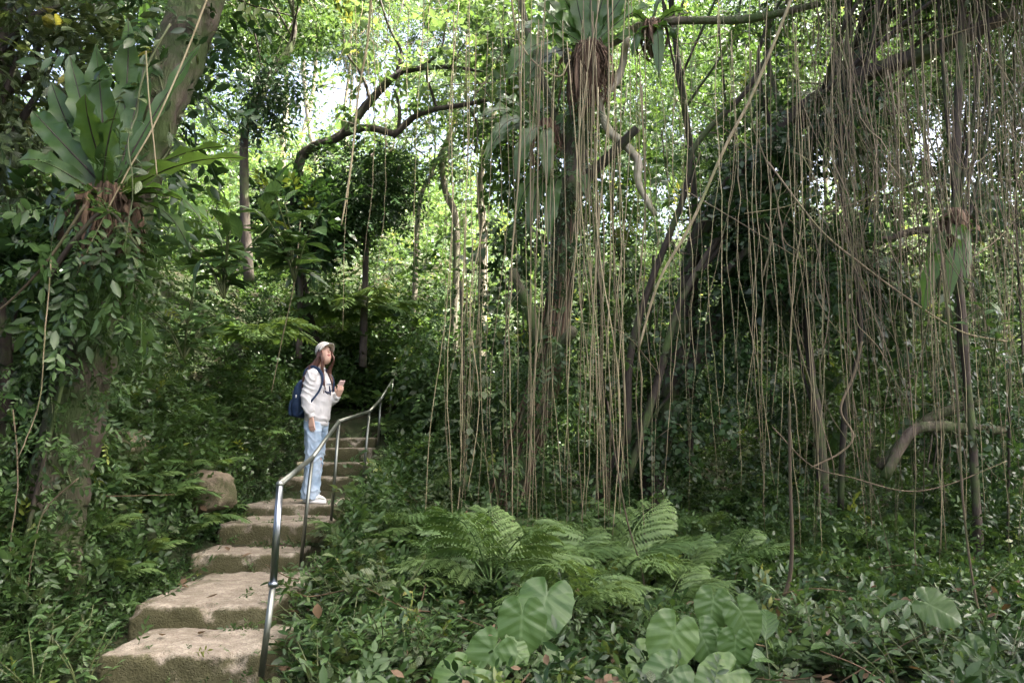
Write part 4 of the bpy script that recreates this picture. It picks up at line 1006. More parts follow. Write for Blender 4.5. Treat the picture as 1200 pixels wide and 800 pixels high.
# ------------------------------------------------------------------ lianas and aerial roots
single('taut pale liana slanting down across the dark leaning trees', [(938, -40), (925, 5), (882, 110), (850, 172), (810, 262), (772, 330), (748, 410)], 7.8, [.017, .016, .012])
single('thin pale liana crossing in front of the leaning mossy tree', [(250, -20), (215, 70), (180, 148), (150, 200), (118, 262), (85, 330)], 5.2, [.007, .006, .004])
single('short straight root hanging beside the nest fern on the mossy tree', [(171, 60), (174, 110), (180, 165), (184, 205)], 5.0, [.006, .004])
single('pinkish bare vine dangling in front of the dark bush', [(436, -30), (432, 40), (420, 110), (413, 180), (405, 235), (400, 264)], 8.5, [.014, .012, .008])
single('looping vine trailing down to the heart-leaved plants', [(712, 470), (722, 540), (735, 610), (752, 668), (754, 705), (738, 735), (726, 752)], 6.6, [.006, .007, .006], 'root_dark')
single('long thin cable-like vine slanting behind the liana curtain', [(900, 190), (960, 268), (1010, 310), (1060, 347), (1125, 388), (1180, 400)], 7.5, [.010, .009], 'root_dark')
single('sagging bare dark vine looping low across the ferny hollow', [(905, 500), (950, 545), (1000, 560), (1060, 575), (1110, 568), (1180, 540)], 7.2, [.007, .005], 'root_dark')
single('kinked vine bending over the ivy mass', [(880, 60), (882, 130), (905, 200), (915, 280), (930, 380), (945, 450), (975, 560)], 8.0, [.008, .009, .006], 'root_dark', wob=.03)
single('dark crooked vine standing like an S in the hollow', [(1010, 400), (1000, 440), (985, 480), (1000, 510), (985, 530), (950, 548)], 8.2, [.014, .013, .009], 'root_dark')
single('dark vine rising from the soil of the hollow', [(925, 470), (926, 560), (928, 640), (922, 690), (898, 725)], 6.5, [.011, .016, .02], 'root_dark')
single('long curved vine over the dark left bank', [(100, 240), (60, 300), (20, 345), (-10, 370)], 5.0, [.010, .006], 'root_dark')
single('thin straight vine hanging behind the walker', [(352, 260), (345, 330), (330, 400), (318, 460)], 8.4, [.007, .005])
single('reddish upright vine in front of the shadowed corner', [(1098, 250), (1112, 380), (1122, 470), (1128, 580), (1140, 680), (1165, 800)], 5.6, [.008, .009, .008], 'root_dark')
single('hooked dead root hanging below the crowning nest fern', [(597, -20), (606, 40), (625, 72), (655, 90), (668, 70)], 8.4, [.012, .008])
for k, pts in enumerate([[(15, 480), (22, 560), (12, 640), (16, 720)], [(92, 560), (60, 590), (40, 640), (30, 700)], [(60, 300), (52, 400), (45, 480), (20, 540)]]):
    strand('liana', 'thin brown vine straggling over the dark left bank', 'vine', ppath(pts, 5.0), [.005, .003], 'root_dark', 'vines on the dark bank', 5, 6, .01, k)

g = np.random.default_rng(88)
def roots(n, xs, ytop, ybot, d, r, label, group, mat, lean=0.0, wob=.015, conv=None):
    for i in range(n):
        x = float(xs[i % len(xs)] + g.normal(0, 9)) if not isinstance(xs, tuple) else g.uniform(*xs)
        dd = g.uniform(*d); y0, y1 = g.uniform(*ytop), g.uniform(*ybot)
        xb = x + lean * (y1 - y0) + g.normal(0, 8)
        if conv is not None: xb += (conv - xb) * .28
        a, b = P(x, y0, dd), P(xb, y1, dd + g.normal(0, .1))
        b[2] = max(b[2], float(hgt(b[0], b[1])) + .02)
        rr = g.uniform(*r) * (1.8 if g.random() < .12 else 1)
        w_ = .03 * (2.6 if g.random() < .3 else 1); m1 = a + (b - a) * .35 + np.array([g.normal(0, w_), g.normal(0, .03), 0]); m2 = a + (b - a) * .7 + np.array([g.normal(0, w_ * 1.3), g.normal(0, .03), 0])
        strand('aerial_root', label, 'root', [a, m1, m2, b], [rr, rr * .9, rr * .55], mat, group, 4, 6, wob * g.uniform(.3, 1.4), i)
roots(44, [545, 560, 590, 612, 630, 642, 655, 690, 694, 705, 720, 735], (-60, 60), (480, 720), (7.6, 8.6), (.0022, .0055), 'long pale aerial root hanging before the root-hung tree', 'aerial roots before the fern-clad tree', 'root', -.012, .024)
roots(11, [690, 700, 712], (40, 230), (560, 640), (7.6, 8.2), (.004, .007), 'pale aerial root gathered in the thick strand beside the trunk', 'gathered aerial roots beside the trunk', 'root', .02, .01, 722)
roots(9, [545, 552, 560], (100, 300), (560, 680), (7.9, 8.4), (.003, .006), 'pale aerial root slanting apart left of the root-hung tree', 'slanting aerial roots', 'root', -.05, .01)
roots(40, (745, 960), (-60, 120), (420, 700), (7.4, 9.2), (.002, .0055), 'thin pale aerial root hanging over the dark leaning trees', 'aerial roots over the leaning trees', 'root', .01, .035)
roots(76, [975, 998, 1012, 1045, 1062, 1100, 1116, 1150, 1172, 1196, 1206], (-80, 60), (260, 740), (6.2, 8.8), (.0015, .0055), 'brown aerial root in the dense liana curtain', 'liana curtain roots', 'root_dark', .06, .05)
roots(26, (900, 1200), (-60, 150), (430, 680), (6.4, 8.8), (.0015, .005), 'pale aerial root in the dense liana curtain', 'pale liana curtain roots', 'root', .05, .03)
roots(10, (400, 540), (-60, 20), (120, 420), (9.0, 10.5), (.004, .007), 'thin root hanging down over the sunlit clearing', 'roots over the clearing', 'root', -.02, .015)
# wiry tangle of twigs high in the curtain
G = Geo(); g = np.random.default_rng(91)
for i in range(240):
    a = P(g.uniform(770, 1260), g.uniform(-60, 330) * (1 if i % 3 else 1.6), g.uniform(8.0, 11.0))
    v = norm(g.normal(0, 1, 3) + [.5, 0, -.5]); L = g.uniform(.5, 1.6)
    b = a + v * L * .5 + g.normal(0, .15, 3); c = b + norm(v + g.normal(0, .5, 3)) * L * .5
    r = g.uniform(.0035, .010)
    add_tube(G, catmull([a, b, c], 4), [r, r * .5], 4, rnd=g.random())
for i in range(230):
    x0 = g.uniform(930, 1230); y0 = g.uniform(-120, 260); dd = g.uniform(5.8, 9.5)
    a = P(x0, y0, dd); c = P(x0 + g.uniform(-10, 110), y0 + g.uniform(120, 420), dd + g.normal(0, .3)); b = (a + c) / 2 + g.normal(0, .10, 3)
    r = g.uniform(.002, .0055)
    add_tube(G, catmull([a, a * .75 + c * .25 + g.normal(0, .06, 3), b, a * .25 + c * .75 + g.normal(0, .06, 3), c], 3), [r, r * .6], 3, rnd=g.random())
tag(G.obj('twig_tangle', M['root_dark']), 'wiry tangle of bare twigs high in the liana curtain', None, None, 'stuff')
G = Geo()
for i in range(170):
    a = P(g.uniform(270, 660), g.uniform(-60, 200), g.uniform(10, 14))
    v = norm(g.normal(0, 1, 3) + [.3, 0, .2]); L = g.uniform(.5, 1.5)
    b = a + v * L * .5 + g.normal(0, .15, 3); c = b + norm(v + g.normal(0, .5, 3)) * L * .5
    add_tube(G, catmull([a, b, c], 4), [g.uniform(.004, .009), .003], 4, rnd=g.random())
tag(G.obj('twig_tangle', M['twig']), 'fine bare twigs crossing the bright clearing', None, None, 'stuff')

# ------------------------------------------------------------------ leafy boughs closing the upper corners
tree('leafy_bough_tree', 'dark tree with blue-green leaves filling the corner beside the nest fern', 'tree', ppath([(-60, 700), (-50, 500), (-30, 300), (-10, 120), (20, -40)], 6.4), [.12, .09], P(20, 60, 6.4), (.55, .5, 1.1), 'bark_dark', 'leaf_blue', SPR_HI, .30, 330, 18, .35, None, g)
tree('leafy_bough_tree', 'dark leafy tree pressing against the left bank', 'tree', ppath([(-20, 720), (0, 600), (5, 480), (0, 350)], 5.6), [.10, .05], P(10, 400, 5.9), (.6, .5, 1.2), 'bark_dark', 'leaf_deep', SPR, .30, 500, 20, .35, None, g)

# ------------------------------------------------------------------ boulder and logs
import bmesh
def boulder(name, label, c, s, seed, mat='rock'):
    bm = bmesh.new(); bmesh.ops.create_icosphere(bm, subdivisions=4, radius=1)
    for v in bm.verts:
        p = v.co.copy(); q = Vector([math.copysign(abs(k) ** .6, k) for k in p]) * .85
        v.co = Vector([q[i] * s[i] for i in range(3)]) * (1 + .16 * fbm(p.x * 1.4 + seed, p.y * 1.4, p.z * 1.4) + .05 * fbm(p.x * 5, p.y * 5 + seed, p.z * 5))
    m = bpy.data.meshes.new(name); bm.to_mesh(m); bm.free()
    for p in m.polygons: p.use_smooth = True
    return tag(obj(name, m, M[mat], None, c), label, 'rock')
boulder('boulder', 'squarish mossy boulder jutting from the bank beside the steps', P(243, 576, 7.6), (.26, .26, .22), 5.7)
boulder('boulder', 'dark mossy rock buried in the bank above the boulder', P(140, 530, 7.1), (.26, .3, .24), 8.4)
def log(label, pts, d, r):
    p = catmull(ppath(pts, d), 4); t = empty('fallen_log', p[0], label, 'log')
    G = Geo(); add_tube(G, p - p[0], r, 10, rough=.12, seed=4); G.obj('trunk', M['bark'], t)
    e = p[-1] - p[0] + (p[-1] - p[-2]) * .08
    G = Geo(); add_tube(G, [p[-1] - p[0], e], [r[-1] * .93, r[-1] * .9], 10); G.obj('broken_end', M['fibre'], t)
    for k in range(3):
        a = p[len(p) // 2 + k - 1] - p[0]; G = Geo(); add_tube(G, catmull([a, a + [.05 * k, -.1, -.15], a + [.1 * (k - 1), -.15, -.5]], 4), [.012, .006], 5); G.obj('stub', M['bark'], t)
log('broken log lying level in the thicket behind the lianas', [(1036, 560), (1066, 508), (1100, 500), (1135, 503), (1175, 506)], 8.6, [.05, .065, .06])
log('broken log slanting up over the level one', [(1030, 548), (1066, 508), (1092, 489), (1120, 478), (1148, 470)], 8.7, [.04, .055, .05])
log('short broken log end lying on the ferny slope', [(1051, 672), (1060, 681), (1072, 692)], 7.6, [.03, .045, .04])

# ------------------------------------------------------------------ ferns
FG = 'divided ferns in the hollow'
fern('divided_fern', 'large arching fern with finely divided fronds in front of the pale roots', ground_from_px(575, 722) + [0, 0, .22], 7, .88, BIP_ME, None, 31, .8)
fern('divided_fern', 'wide spreading divided fern behind the heart-leaved plants', ground_from_px(725, 712) + [0, 0, .2], 8, .92, BIP_ME, None, 32, .8)
fern('divided_fern', 'low divided fern just behind the largest heart-shaped leaf', ground_from_px(665, 745) + [0, 0, .15], 8, .75, BIP_ME, None, 33, .7)
for k, (px, py, l) in enumerate([(860, 680, .8), (930, 665, .8), (800, 650, .75), (450, 640, .6), (480, 590, .7), (1010, 640, .8), (905, 620, .8), (545, 600, .6), (1070, 640, .7), (840, 600, .8), (420, 660, .5), (960, 600, .8), (510, 640, .55), (1130, 620, .8), (640, 690, .8), (790, 700, .75), (530, 690, .7), (760, 650, .8), (690, 680, .7), (600, 660, .7), (655, 660, .75), (780, 735, .6), (505, 720, .55)]):
    fern('divided_fern', 'mid-green divided fern growing among the undergrowth of the slope', ground_from_px(px, py) + [0, 0, .05], 7, l, BIP_ME, FG, 40 + k, .75)
for k, (px, py, l) in enumerate([(235, 620, .42), (215, 640, .38), (185, 600, .5), (150, 580, .55), (170, 660, .35), (110, 640, .5), (250, 560, .4), (300, 520, .5), (200, 500, .55), (265, 490, .5), (330, 480, .5), (130, 690, .4), (410, 480, .6), (470, 510, .6), (500, 480, .7), (440, 430, .8), (240, 600, .32), (90, 590, .45), (228, 606, .3), (262, 604, .28), (212, 590, .35), (205, 560, .4)]):
    fern('sword_fern', 'small sword fern with narrow leaflets on the bank along the steps', ground_from_px(px, py) + [0, 0, .04], 7, l, PIN_ME, 'sword ferns on the bank', 60 + k, .7)
fern('tree_fern', 'dark tree fern spreading feathery fronds behind the handrail', P(425, 372, 11.8), 12, 1.25, PIN_ME, None, 90, .35)
fern('tree_fern', 'shaded tree fern high on the bank behind the leaning tree', P(300, 400, 9.6), 10, 1.0, PIN_ME, None, 91, .35)

# ------------------------------------------------------------------ heart-leaved plants
taro('bright heart-leaved plant with four big leaves before the pale roots', gp(P(612, 700, 5.15)[0], 5.15), [(640, 700, -10, 30, 90, 1.6, .35), (612, 722, -4, 60, 78, .5, .1), (578, 762, -25, 40, 78, .5, 0), (598, 757, 30, 25, 45, .7, .05), (538, 786, -25, 20, 66, .9, -.15), (562, 806, 20, 20, 66, .9, -.3), (640, 772, 22, 30, 55, .9, .2)], 4.7)
taro('heart-leaved plant with bluish leaves beside the dark vine', gp(P(850, 700, 5.15)[0], 5.15), [(790, 740, -20, 45, 80, .55, 0), (836, 704, -10, 45, 58, .5, .3), (868, 716, 22, 45, 60, .35, .2), (822, 742, 15, 40, 62, .5, .1), (862, 752, -5, 45, 56, .3, 0), (842, 748, 10, 40, 40, .3, .1), (852, 790, -35, 20, 76, .7, -.2), (786, 788, -30, 25, 76, .7, -.2)], 4.6)
taro('shaded heart-leaved plant hidden behind the divided ferns', gp(P(705, 700, 5.15)[0], 5.15), [(712, 765, 15, 30, 60, .8, .3), (755, 768, 25, 20, 60, .8, 0), (690, 790, -20, 25, 60, .8, .1), (735, 800, 10, 30, 66, .8, -.3)], 4.9)
taro('dark arrow-leaved plant in the shadowed corner', gp(P(1090, 700, 5.15)[0], 5.15), [(1090, 708, 30, 16, 62, .6, .2), (1140, 760, 25, 35, 50, .5, .1)], 4.6)

# ------------------------------------------------------------------ seedlings whose leaves can be told apart
k = 0
def seed_row(label, group, name, kind, ll, spots, stems, per, h, sp, droop=.3):
    global k
    for px, py in spots:
        k += 1; leafy(name, label, ground_from_px(px, py, 2.6) - [0, 0, .02], stems, kind, ll, per, group, h, sp, 200 + k, droop)
seed_row('bushy seedling with glossy pointed leaves at the foot of the dark bank', 'seedlings at the foot of the bank', 'seedling', 'broad', .08, [(20, 780), (60, 800), (100, 770), (30, 740), (80, 740), (60, 700), (10, 700), (95, 830), (40, 830), (70, 770), (25, 800)], 5, 9, .38, .25)
seed_row('leafy seedling crowding the handrail foot', 'seedlings by the handrail', 'seedling', 'broad', .075, [(378, 800), (395, 790), (415, 810), (375, 770), (380, 745), (430, 800), (410, 770), (450, 780), (480, 800), (400, 740), (372, 830), (500, 790)], 5, 9, .34, .24)
seed_row('drooping pale-leaved shrub between steps and divided ferns', 'pale-leaved shrubs by the steps', 'seedling', 'blue', .11, [(395, 720), (425, 735), (455, 745), (410, 700), (470, 720)], 4, 8, .45, .3, .5)
seed_row('small broad-leaved herb under the divided ferns', 'herbs under the ferns', 'seedling', 'slim', .12, [(500, 760), (530, 750), (660, 790), (690, 770), (770, 760), (620, 800), (740, 790), (480, 760), (810, 790), (900, 760), (930, 740)], 4, 8, .3, .22, .4)
seed_row('lone seedling with bright leaves above the shadowed ground', None, 'bright_seedling', 'broad', .15, [(985, 800)], 4, 6, .42, .35, .3)
seed_row('arching herb with broad leaves beside the bluish heart-leaved plant', None, 'arching_herb', 'broad', .30, [(905, 830)], 2, 4, .35, .3, .4)
seed_row('shaded herb in the dark corner under the liana curtain', 'herbs in the dark corner', 'seedling', 'broad', .09, [(1040, 790), (1080, 770), (1000, 760), (1120, 800), (960, 790), (1160, 770), (1100, 830), (1180, 820), (1140, 720), (1190, 700), (1060, 830)], 5, 9, .45, .32, .4)
seed_row('bank shrub with mid-green leaves beside the walker', 'bank shrubs by the walker', 'bank_shrub', 'broad', .11, [(310, 540), (325, 520), (290, 520), (335, 500), (270, 530), (315, 490), (345, 480), (240, 520), (280, 490), (300, 560)], 6, 9, .5, .32)
seed_row('slope shrub with pale twigs to the right of the handrail', 'slope shrubs by the handrail', 'slope_shrub', 'blue', .10, [(445, 610), (470, 625), (430, 640), (500, 610), (460, 570), (490, 545), (520, 590), (400, 670), (440, 680), (530, 640)], 5, 9, .42, .3, .5)
o = obj('fallen_leaf', tmesh('fallen_leaf', leaf_tpl(.34, 3, .3, .3), M['dead'], .9)); place(o, P(372, 706, 4.6), (.1, -.2, -1), (0, -1, .3), .085)
tag(o, 'curled reddish dead leaf caught in the seedlings by the handrail', 'leaf')
# ------------------------------------------------------------------ the walker
def loft(G, rings, n=20, rnd=.5):
    """closed skin over elliptical rings (centre, rx, ry, yaw, tilt-axis pair optional)"""
    V = []
    a = np.arange(n) * 2 * math.pi / n
    for c, rx, ry, *rest in rings:
        yaw = rest[0] if rest else 0
        u = np.array([math.cos(yaw), math.sin(yaw), 0]); w = np.array([-math.sin(yaw), math.cos(yaw), 0])
        V.append(np.asarray(c, float) + np.outer(np.cos(a) * rx, u) + np.outer(np.sin(a) * ry, w))
    k = len(rings); V = np.concatenate(V)
    Q = [(i * n + j, i * n + (j + 1) % n, (i + 1) * n + (j + 1) % n, (i + 1) * n + j) for i in range(k - 1) for j in range(n)]
    V = np.vstack([V, np.asarray(rings[0][0], float), np.asarray(rings[-1][0], float)])
    T = [(len(V) - 2, (j + 1) % n, j) for j in range(n)] + [(len(V) - 1, (k - 1) * n + j, (k - 1) * n + (j + 1) % n) for j in range(n)]
    G.add(V, T, Q, rnd)
def finish(o, voxel, smooth=4, disp=0, dscale=.1, sub=0):
    r = o.modifiers.new('remesh', 'REMESH'); r.mode = 'VOXEL'; r.voxel_size = voxel; r.use_smooth_shade = True
    if smooth:
        s = o.modifiers.new('smooth', 'SMOOTH'); s.factor = .5; s.iterations = smooth
    if disp:
        tx = bpy.data.textures.new('folds', 'CLOUDS'); tx.noise_scale = dscale; tx.noise_depth = 2
        d = o.modifiers.new('folds', 'DISPLACE'); d.texture = tx; d.strength = disp; d.mid_level = .5; d.texture_coords = 'LOCAL'
    return o
def drape(o, fn):
    """bake the modifiers, then push vertices along their normals by fn(co)"""
    dg = bpy.context.evaluated_depsgraph_get(); me = bpy.data.meshes.new_from_object(o.evaluated_get(dg))
    n = len(me.vertices); co = np.empty(n * 3, np.float32); me.vertices.foreach_get('co', co); co = co.reshape(-1, 3).astype(float)
    no = np.empty(n * 3, np.float32); me.vertex_normals.foreach_get('vector', no); no = no.reshape(-1, 3)
    co = co + no * fn(co)[:, None]
    me.vertices.foreach_set('co', co.astype(np.float32).ravel()); me.update()
    me.polygons.foreach_set('use_smooth', np.full(len(me.polygons), True))
    if not me.materials: me.materials.append(o.data.materials[0])
    o.modifiers.clear(); o.data = me
def ridged(t): return 1 - np.abs(np.sin(t))
def vn(c, f, s): return np.array([fbm(x * f + s, y * f, z * f, 2) for x, y, z in c])
M['skin'] = plain_mat('skin', (0.60, 0.385, 0.29), 0.5, nscale=12, namt=.08, spec=.35)
M['skin'].node_tree.nodes['Principled BSDF'].inputs['Subsurface Weight'].default_value = .08
M['hair'] = plain_mat('hair', (0.060, 0.028, 0.020), 0.42, nscale=60, namt=.5, col2=(0.12, 0.052, 0.034))
def cloth_mat(name, c1, c2, nscale, rough=.9, weave=320, bump=.15):
    m, nt = nodes(name); L = nt.links.new
    tc = N(nt, 'ShaderNodeTexCoord')
    a = N(nt, 'ShaderNodeTexNoise', i_Scale=nscale, i_Detail=5.0); L(tc.outputs['Object'], a.inputs['Vector'])
    b = N(nt, 'ShaderNodeTexNoise', i_Scale=weave, i_Detail=2.0); L(tc.outputs['Object'], b.inputs['Vector'])
    c = mixc(nt, ramp(nt, a.outputs['Fac'], [(.35, (0, 0, 0)), (.65, (1, 1, 1))]), c1, c2)
    bs = N(nt, 'ShaderNodeBsdfPrincipled', i_Roughness=rough); L(c, bs.inputs['Base Color']); bs.inputs['Specular IOR Level'].default_value = .2
    bp = N(nt, 'ShaderNodeBump', i_Strength=bump, i_Distance=.004); L(math_n(nt, 'ADD', b.outputs['Fac'], a.outputs['Fac']), bp.inputs['Height']); L(bp.outputs[0], bs.inputs['Normal'])
    o = N(nt, 'ShaderNodeOutputMaterial'); L(bs.outputs[0], o.inputs['Surface'])
    return m
M['sweat'] = cloth_mat('sweat', (0.48, 0.48, 0.475), (0.56, 0.56, 0.555), 9)
M['rib'] = cloth_mat('rib', (0.56, 0.56, 0.55), (0.64, 0.64, 0.63), 9)
M['denim'] = cloth_mat('denim', (0.22, 0.32, 0.43), (0.42, 0.52, 0.62), 7, .85)
M['navy'] = cloth_mat('navy', (0.014, 0.030, 0.068), (0.030, 0.055, 0.105), 12, .7)
M['cap'] = cloth_mat('cap', (0.52, 0.50, 0.45), (0.62, 0.60, 0.55), 20)
M['white'] = plain_mat('white', (0.74, 0.74, 0.73), .55, namt=.1)
M['print'] = plain_mat('print', (0.035, 0.042, 0.075), .8)
M['print2'] = plain_mat('print2', (0.30, 0.37, 0.46), .8)
M['lip'] = plain_mat('lip', (0.42, 0.12, 0.11), .45)
M['eye'] = plain_mat('eye', (0.03, 0.02, 0.018), .3)
M['phone'] = plain_mat('phone', (0.70, 0.50, 0.46), .3)
M['glass'] = plain_mat('glass', (0.02, 0.02, 0.025), .12)

PX, PY = -2.12, 8.55
PZ = step_top['A'] + .008
BYAW = math.radians(-14)
person = empty('person', (PX, PY, PZ), 'person in grey sweatshirt, pale jeans and cap standing on the steps looking up', 'person', None, BYAW)
person.rotation_euler.y = math.radians(2.2)
# local frame: +X forward, +Y her left, +Z up; 1.72 m to the top of the cap
HC = np.array([.045, 0, 1.565])                       # head centre
HYAW, HPIT = math.radians(-30), math.radians(-31)       # head turned, chin lifted
HR = (rotz(HYAW) @ roty(HPIT))
def H(v): return np.asarray(v, float) @ HR.T + HC
Gb = Geo()
# head: rings stacked from chin to crown, sculpted front (x) and back
def head(G, n=36):
    rows = [(-.118, .034, .018, .026), (-.112, .052, .024, .036), (-.098, .066, .036, .047), (-.078, .074, .052, .056), (-.052, .080, .070, .063), (-.022, .083, .083, .0685), (.008, .084, .092, .071),
            (.035, .085, .097, .0735), (.060, .082, .096, .0725), (.085, .070, .084, .064), (.102, .050, .062, .047), (.112, .022, .03, .022)]
    a = np.arange(n) * 2 * math.pi / n
    V = []
    for z, fx, bx, ry in rows:
        x = np.where(np.cos(a) > 0, np.cos(a) * fx, np.cos(a) * bx); y = np.sin(a) * ry
        fr = np.clip(np.cos(a), 0, 1)
        if -.09 < z < .06:
            ydev = np.abs(np.sin(a))
            x = x - .006 * np.exp(-((z - .012) / .016) ** 2) * np.exp(-((ydev - .42) / .18) ** 2) * (fr > 0)     # eye sockets
            x = x + .005 * np.exp(-((z + .03) / .02) ** 2) * np.exp(-((ydev - .5) / .2) ** 2) * (fr > 0)         # cheeks
        V.append(np.stack([x, y, np.full(n, z)], -1))
    V = np.concatenate(V); k = len(rows)
    V = np.vstack([V, [[.012, 0, -.121]], [[0, 0, .116]]])
    Q = [(i * n + j, i * n + (j + 1) % n, (i + 1) * n + (j + 1) % n, (i + 1) * n + j) for i in range(k - 1) for j in range(n)]
    T = [(len(V) - 2, (j + 1) % n, j) for j in range(n)] + [(len(V) - 1, (k - 1) * n + j, (k - 1) * n + (j + 1) % n) for j in range(n)]
    G.add(H(V), T, Q)
head(Gb)
add_tube(Gb, [H(v) for v in [(.080, 0, .022), (.088, 0, .004), (.099, 0, -.018), (.096, 0, -.030), (.080, 0, -.033)]], [.005, .007, .0105, .0115, .007], 10)     # nose
for s in (-1, 1): add_tube(Gb, [H(v) for v in [(-.005, s * .070, .02), (-.010, s * .079, .005), (-.008, s * .077, -.02), (0, s * .068, -.03)]], [.008, .011, .009, .006], 8)   # ears
loft(Gb, [((-.012, 0, 1.36), .062, .068), ((-.004, 0, 1.40), .052, .056), ((.006, 0, 1.44), .047, .049), ((.016, 0, 1.48), .050, .050), ((.024, 0, 1.51), .048, .048)])       # neck
loft(Gb, [((0, 0, .86), .095, .145), ((0, 0, 1.0), .080, .120), ((.0, 0, 1.15), .095, .135), ((-.005, 0, 1.28), .098, .155), ((-.01, 0, 1.36), .07, .13), ((-.01, 0, 1.40), .045, .06)])
SH = {-1: np.array([-.015, -.150, 1.325]), 1: np.array([-.01, .150, 1.325])}
EL = {-1: np.array([-.050, -.195, 1.09]), 1: np.array([.045, .175, 1.08])}
WR = {-1: np.array([.030, -.190, .885]), 1: np.array([.215, .085, 1.125])}
def armtube(G, s, r): add_tube(G, catmull([SH[s], EL[s], WR[s]], 8), r, 14)
for s in (-1, 1):
    armtube(Gb, s, [.048, .042, .036, .030, .024])
    hip = np.array([0, s * .085, .86]); knee = np.array([.012, s * .085, .46]); ank = np.array([-.015, s * .085, .09])
    add_tube(Gb, [hip, knee, ank], [.085, .055, .036], 14)
def hand(G, wrist, fwd, palm_n, thumb_side, curl, ln=.172):
    """palm with five jointed fingers; palm_n is the direction the palm faces"""
    f = norm(fwd); pn = norm(np.asarray(palm_n) - f * np.dot(palm_n, f)); sd = np.cross(f, pn) * thumb_side
    wrist = np.asarray(wrist)
    for q in np.linspace(-1, 1, 5):                                       # palm slab
        add_tube(G, [wrist - f * .01 + sd * q * .014, wrist + f * .04 + sd * q * .026, wrist + f * .088 + sd * q * .031], [.013, .0135, .0115], 8)
    for i, (off, L) in enumerate([(.031, .068), (.0105, .078), (-.0105, .072), (-.031, .056)]):
        b = wrist + f * (.086 - .004 * abs(i - 1)) + sd * off; p = [b]; d = f.copy(); ang = 0
        for sl, cu in zip((.44, .31, .25), (curl[0], curl[1], curl[1] * .7)):
            ang += cu; d = f * math.cos(ang) + pn * math.sin(ang) + sd * off * 1.4
            p.append(p[-1] + norm(d) * L * sl)
        add_tube(G, p, [.0095, .0088, .0082, .0062], 8)
    b = wrist + f * .028 + sd * .022
    d1 = norm(f * .55 + sd * .75 + pn * .35)
    d2 = norm(f * .95 + sd * .15 + pn * .45 * (1 + curl[0]))
    add_tube(G, [b, b + d1 * .036, b + d1 * .036 + d2 * .03, b + d1 * .036 + d2 * .052], [.0135, .0115, .0098, .007], 8)
hand(Gb, WR[-1] + [.004, 0, -.012], (.10, .05, -1), (.15, 1, 0), -1, (.25, .3))
PF = norm([.45, -.42, .72])                                             # far hand lifts the phone
hand(Gb, WR[1] + [.005, -.004, .006], PF, (-.55, .45, .62), 1, (.62, .75))
body = finish(Gb.obj('body', M['skin'], person), .0055, 3)
# face details
for s in (-1, 1):
    g_ = Geo(); add_tube(g_, [H(v) for v in [(.0715, s * .046, .012), (.0765, s * .034, .0155), (.0785, s * .022, .010)]], [.002, .0055, .0025], 8, squash=.55); g_.obj('eye', M['eye'], person)
    g_ = Geo(); add_tube(g_, [H(v) for v in [(.072, s * .052, .030), (.079, s * .036, .035), (.083, s * .018, .032)]], [.0016, .0028, .002], 6); g_.obj('eyebrow', M['hair'], person)
g_ = Geo()
add_tube(g_, [H(v) for v in [(.072, -.022, -.062), (.0815, -.009, -.0575), (.083, 0, -.059), (.0815, .009, -.0575), (.072, .022, -.062)]], [.002, .0052, .0048, .0052, .002], 8)
add_tube(g_, [H(v) for v in [(.070, -.019, -.065), (.0795, 0, -.0705), (.070, .019, -.065)]], [.002, .0068, .002], 8)
g_.obj('lips', M['lip'], person)
# hair: a cap of hair plus long locks falling to the chest
Gh = Geo(); gh = np.random.default_rng(9)
def lock(az, ztop, pts_end, w, seed):
    a = math.radians(az)
    s = H([math.cos(a) * (.062 if abs(az) < 60 else .088), math.sin(a) * .070, ztop])
    m = H([math.cos(a) * (.080 if abs(az) < 60 else .10), math.sin(a) * .086, -.03])
    add_tube(Gh, catmull([s, m, *pts_end], 6), [w * .7, w, w, w * .85, w * .3], 7, squash=.55, rough=.1, seed=seed)
for i in range(46):
    az = gh.uniform(70, 290); a = math.radians(az); w = gh.uniform(.011, .019)
    sx, sy = math.cos(a), math.sin(a)
    spread = np.array([sx * .105 - .02, sy * .095, 0])
    L = gh.uniform(.92, 1.2)
    e1 = np.array([-.02, 0, 1.40]) + spread * [1.0, 1.05, 0] + gh.normal(0, .008, 3)
    e2 = np.array([-.055, 0, 1.30]) + spread * [.95, 1.25, 0] + gh.normal(0, .012, 3)
    e3 = np.array([-.075, 0, 1.30 - .12 * L]) + spread * [.9, 1.3, 0] + gh.normal(0, .015, 3)
    lock(az, .06, [e1, e2, e3], w, i)
for s in (-1, 1):                                                        # front locks by the cheeks, over the chest
    for i in range(8):
        az = s * gh.uniform(58, 82); w = gh.uniform(.008, .013)
        e = [H([.045, s * .078, -.10]) + gh.normal(0, .005, 3), np.array([.075, s * .085, 1.38]) + gh.normal(0, .010, 3), np.array([.115, s * .090, 1.30]) + gh.normal(0, .012, 3), np.array([.125, s * .085, 1.20 - .06 * gh.random()]) + gh.normal(0, .014, 3)]
        lock(az, .05, e, w, 100 + i)
hv = []
n_ = 28; a_ = np.arange(n_) * 2 * math.pi / n_
for z, fx, bx, ry in [(-.03, .02, .094, .082), (.0, .05, .102, .084), (.03, .074, .106, .084), (.06, .088, .104, .082), (.09, .072, .088, .068), (.115, .03, .04, .03)]:
    hv.append(H(np.stack([np.where(np.cos(a_) > 0, np.cos(a_) * fx, np.cos(a_) * bx), np.sin(a_) * ry, np.full(n_, z)], -1)))
hv = np.concatenate(hv)
Gh.add(hv, None, [(i * n_ + j, i * n_ + (j + 1) % n_, (i + 1) * n_ + (j + 1) % n_, (i + 1) * n_ + j) for i in range(2, 5) for j in range(n_)])
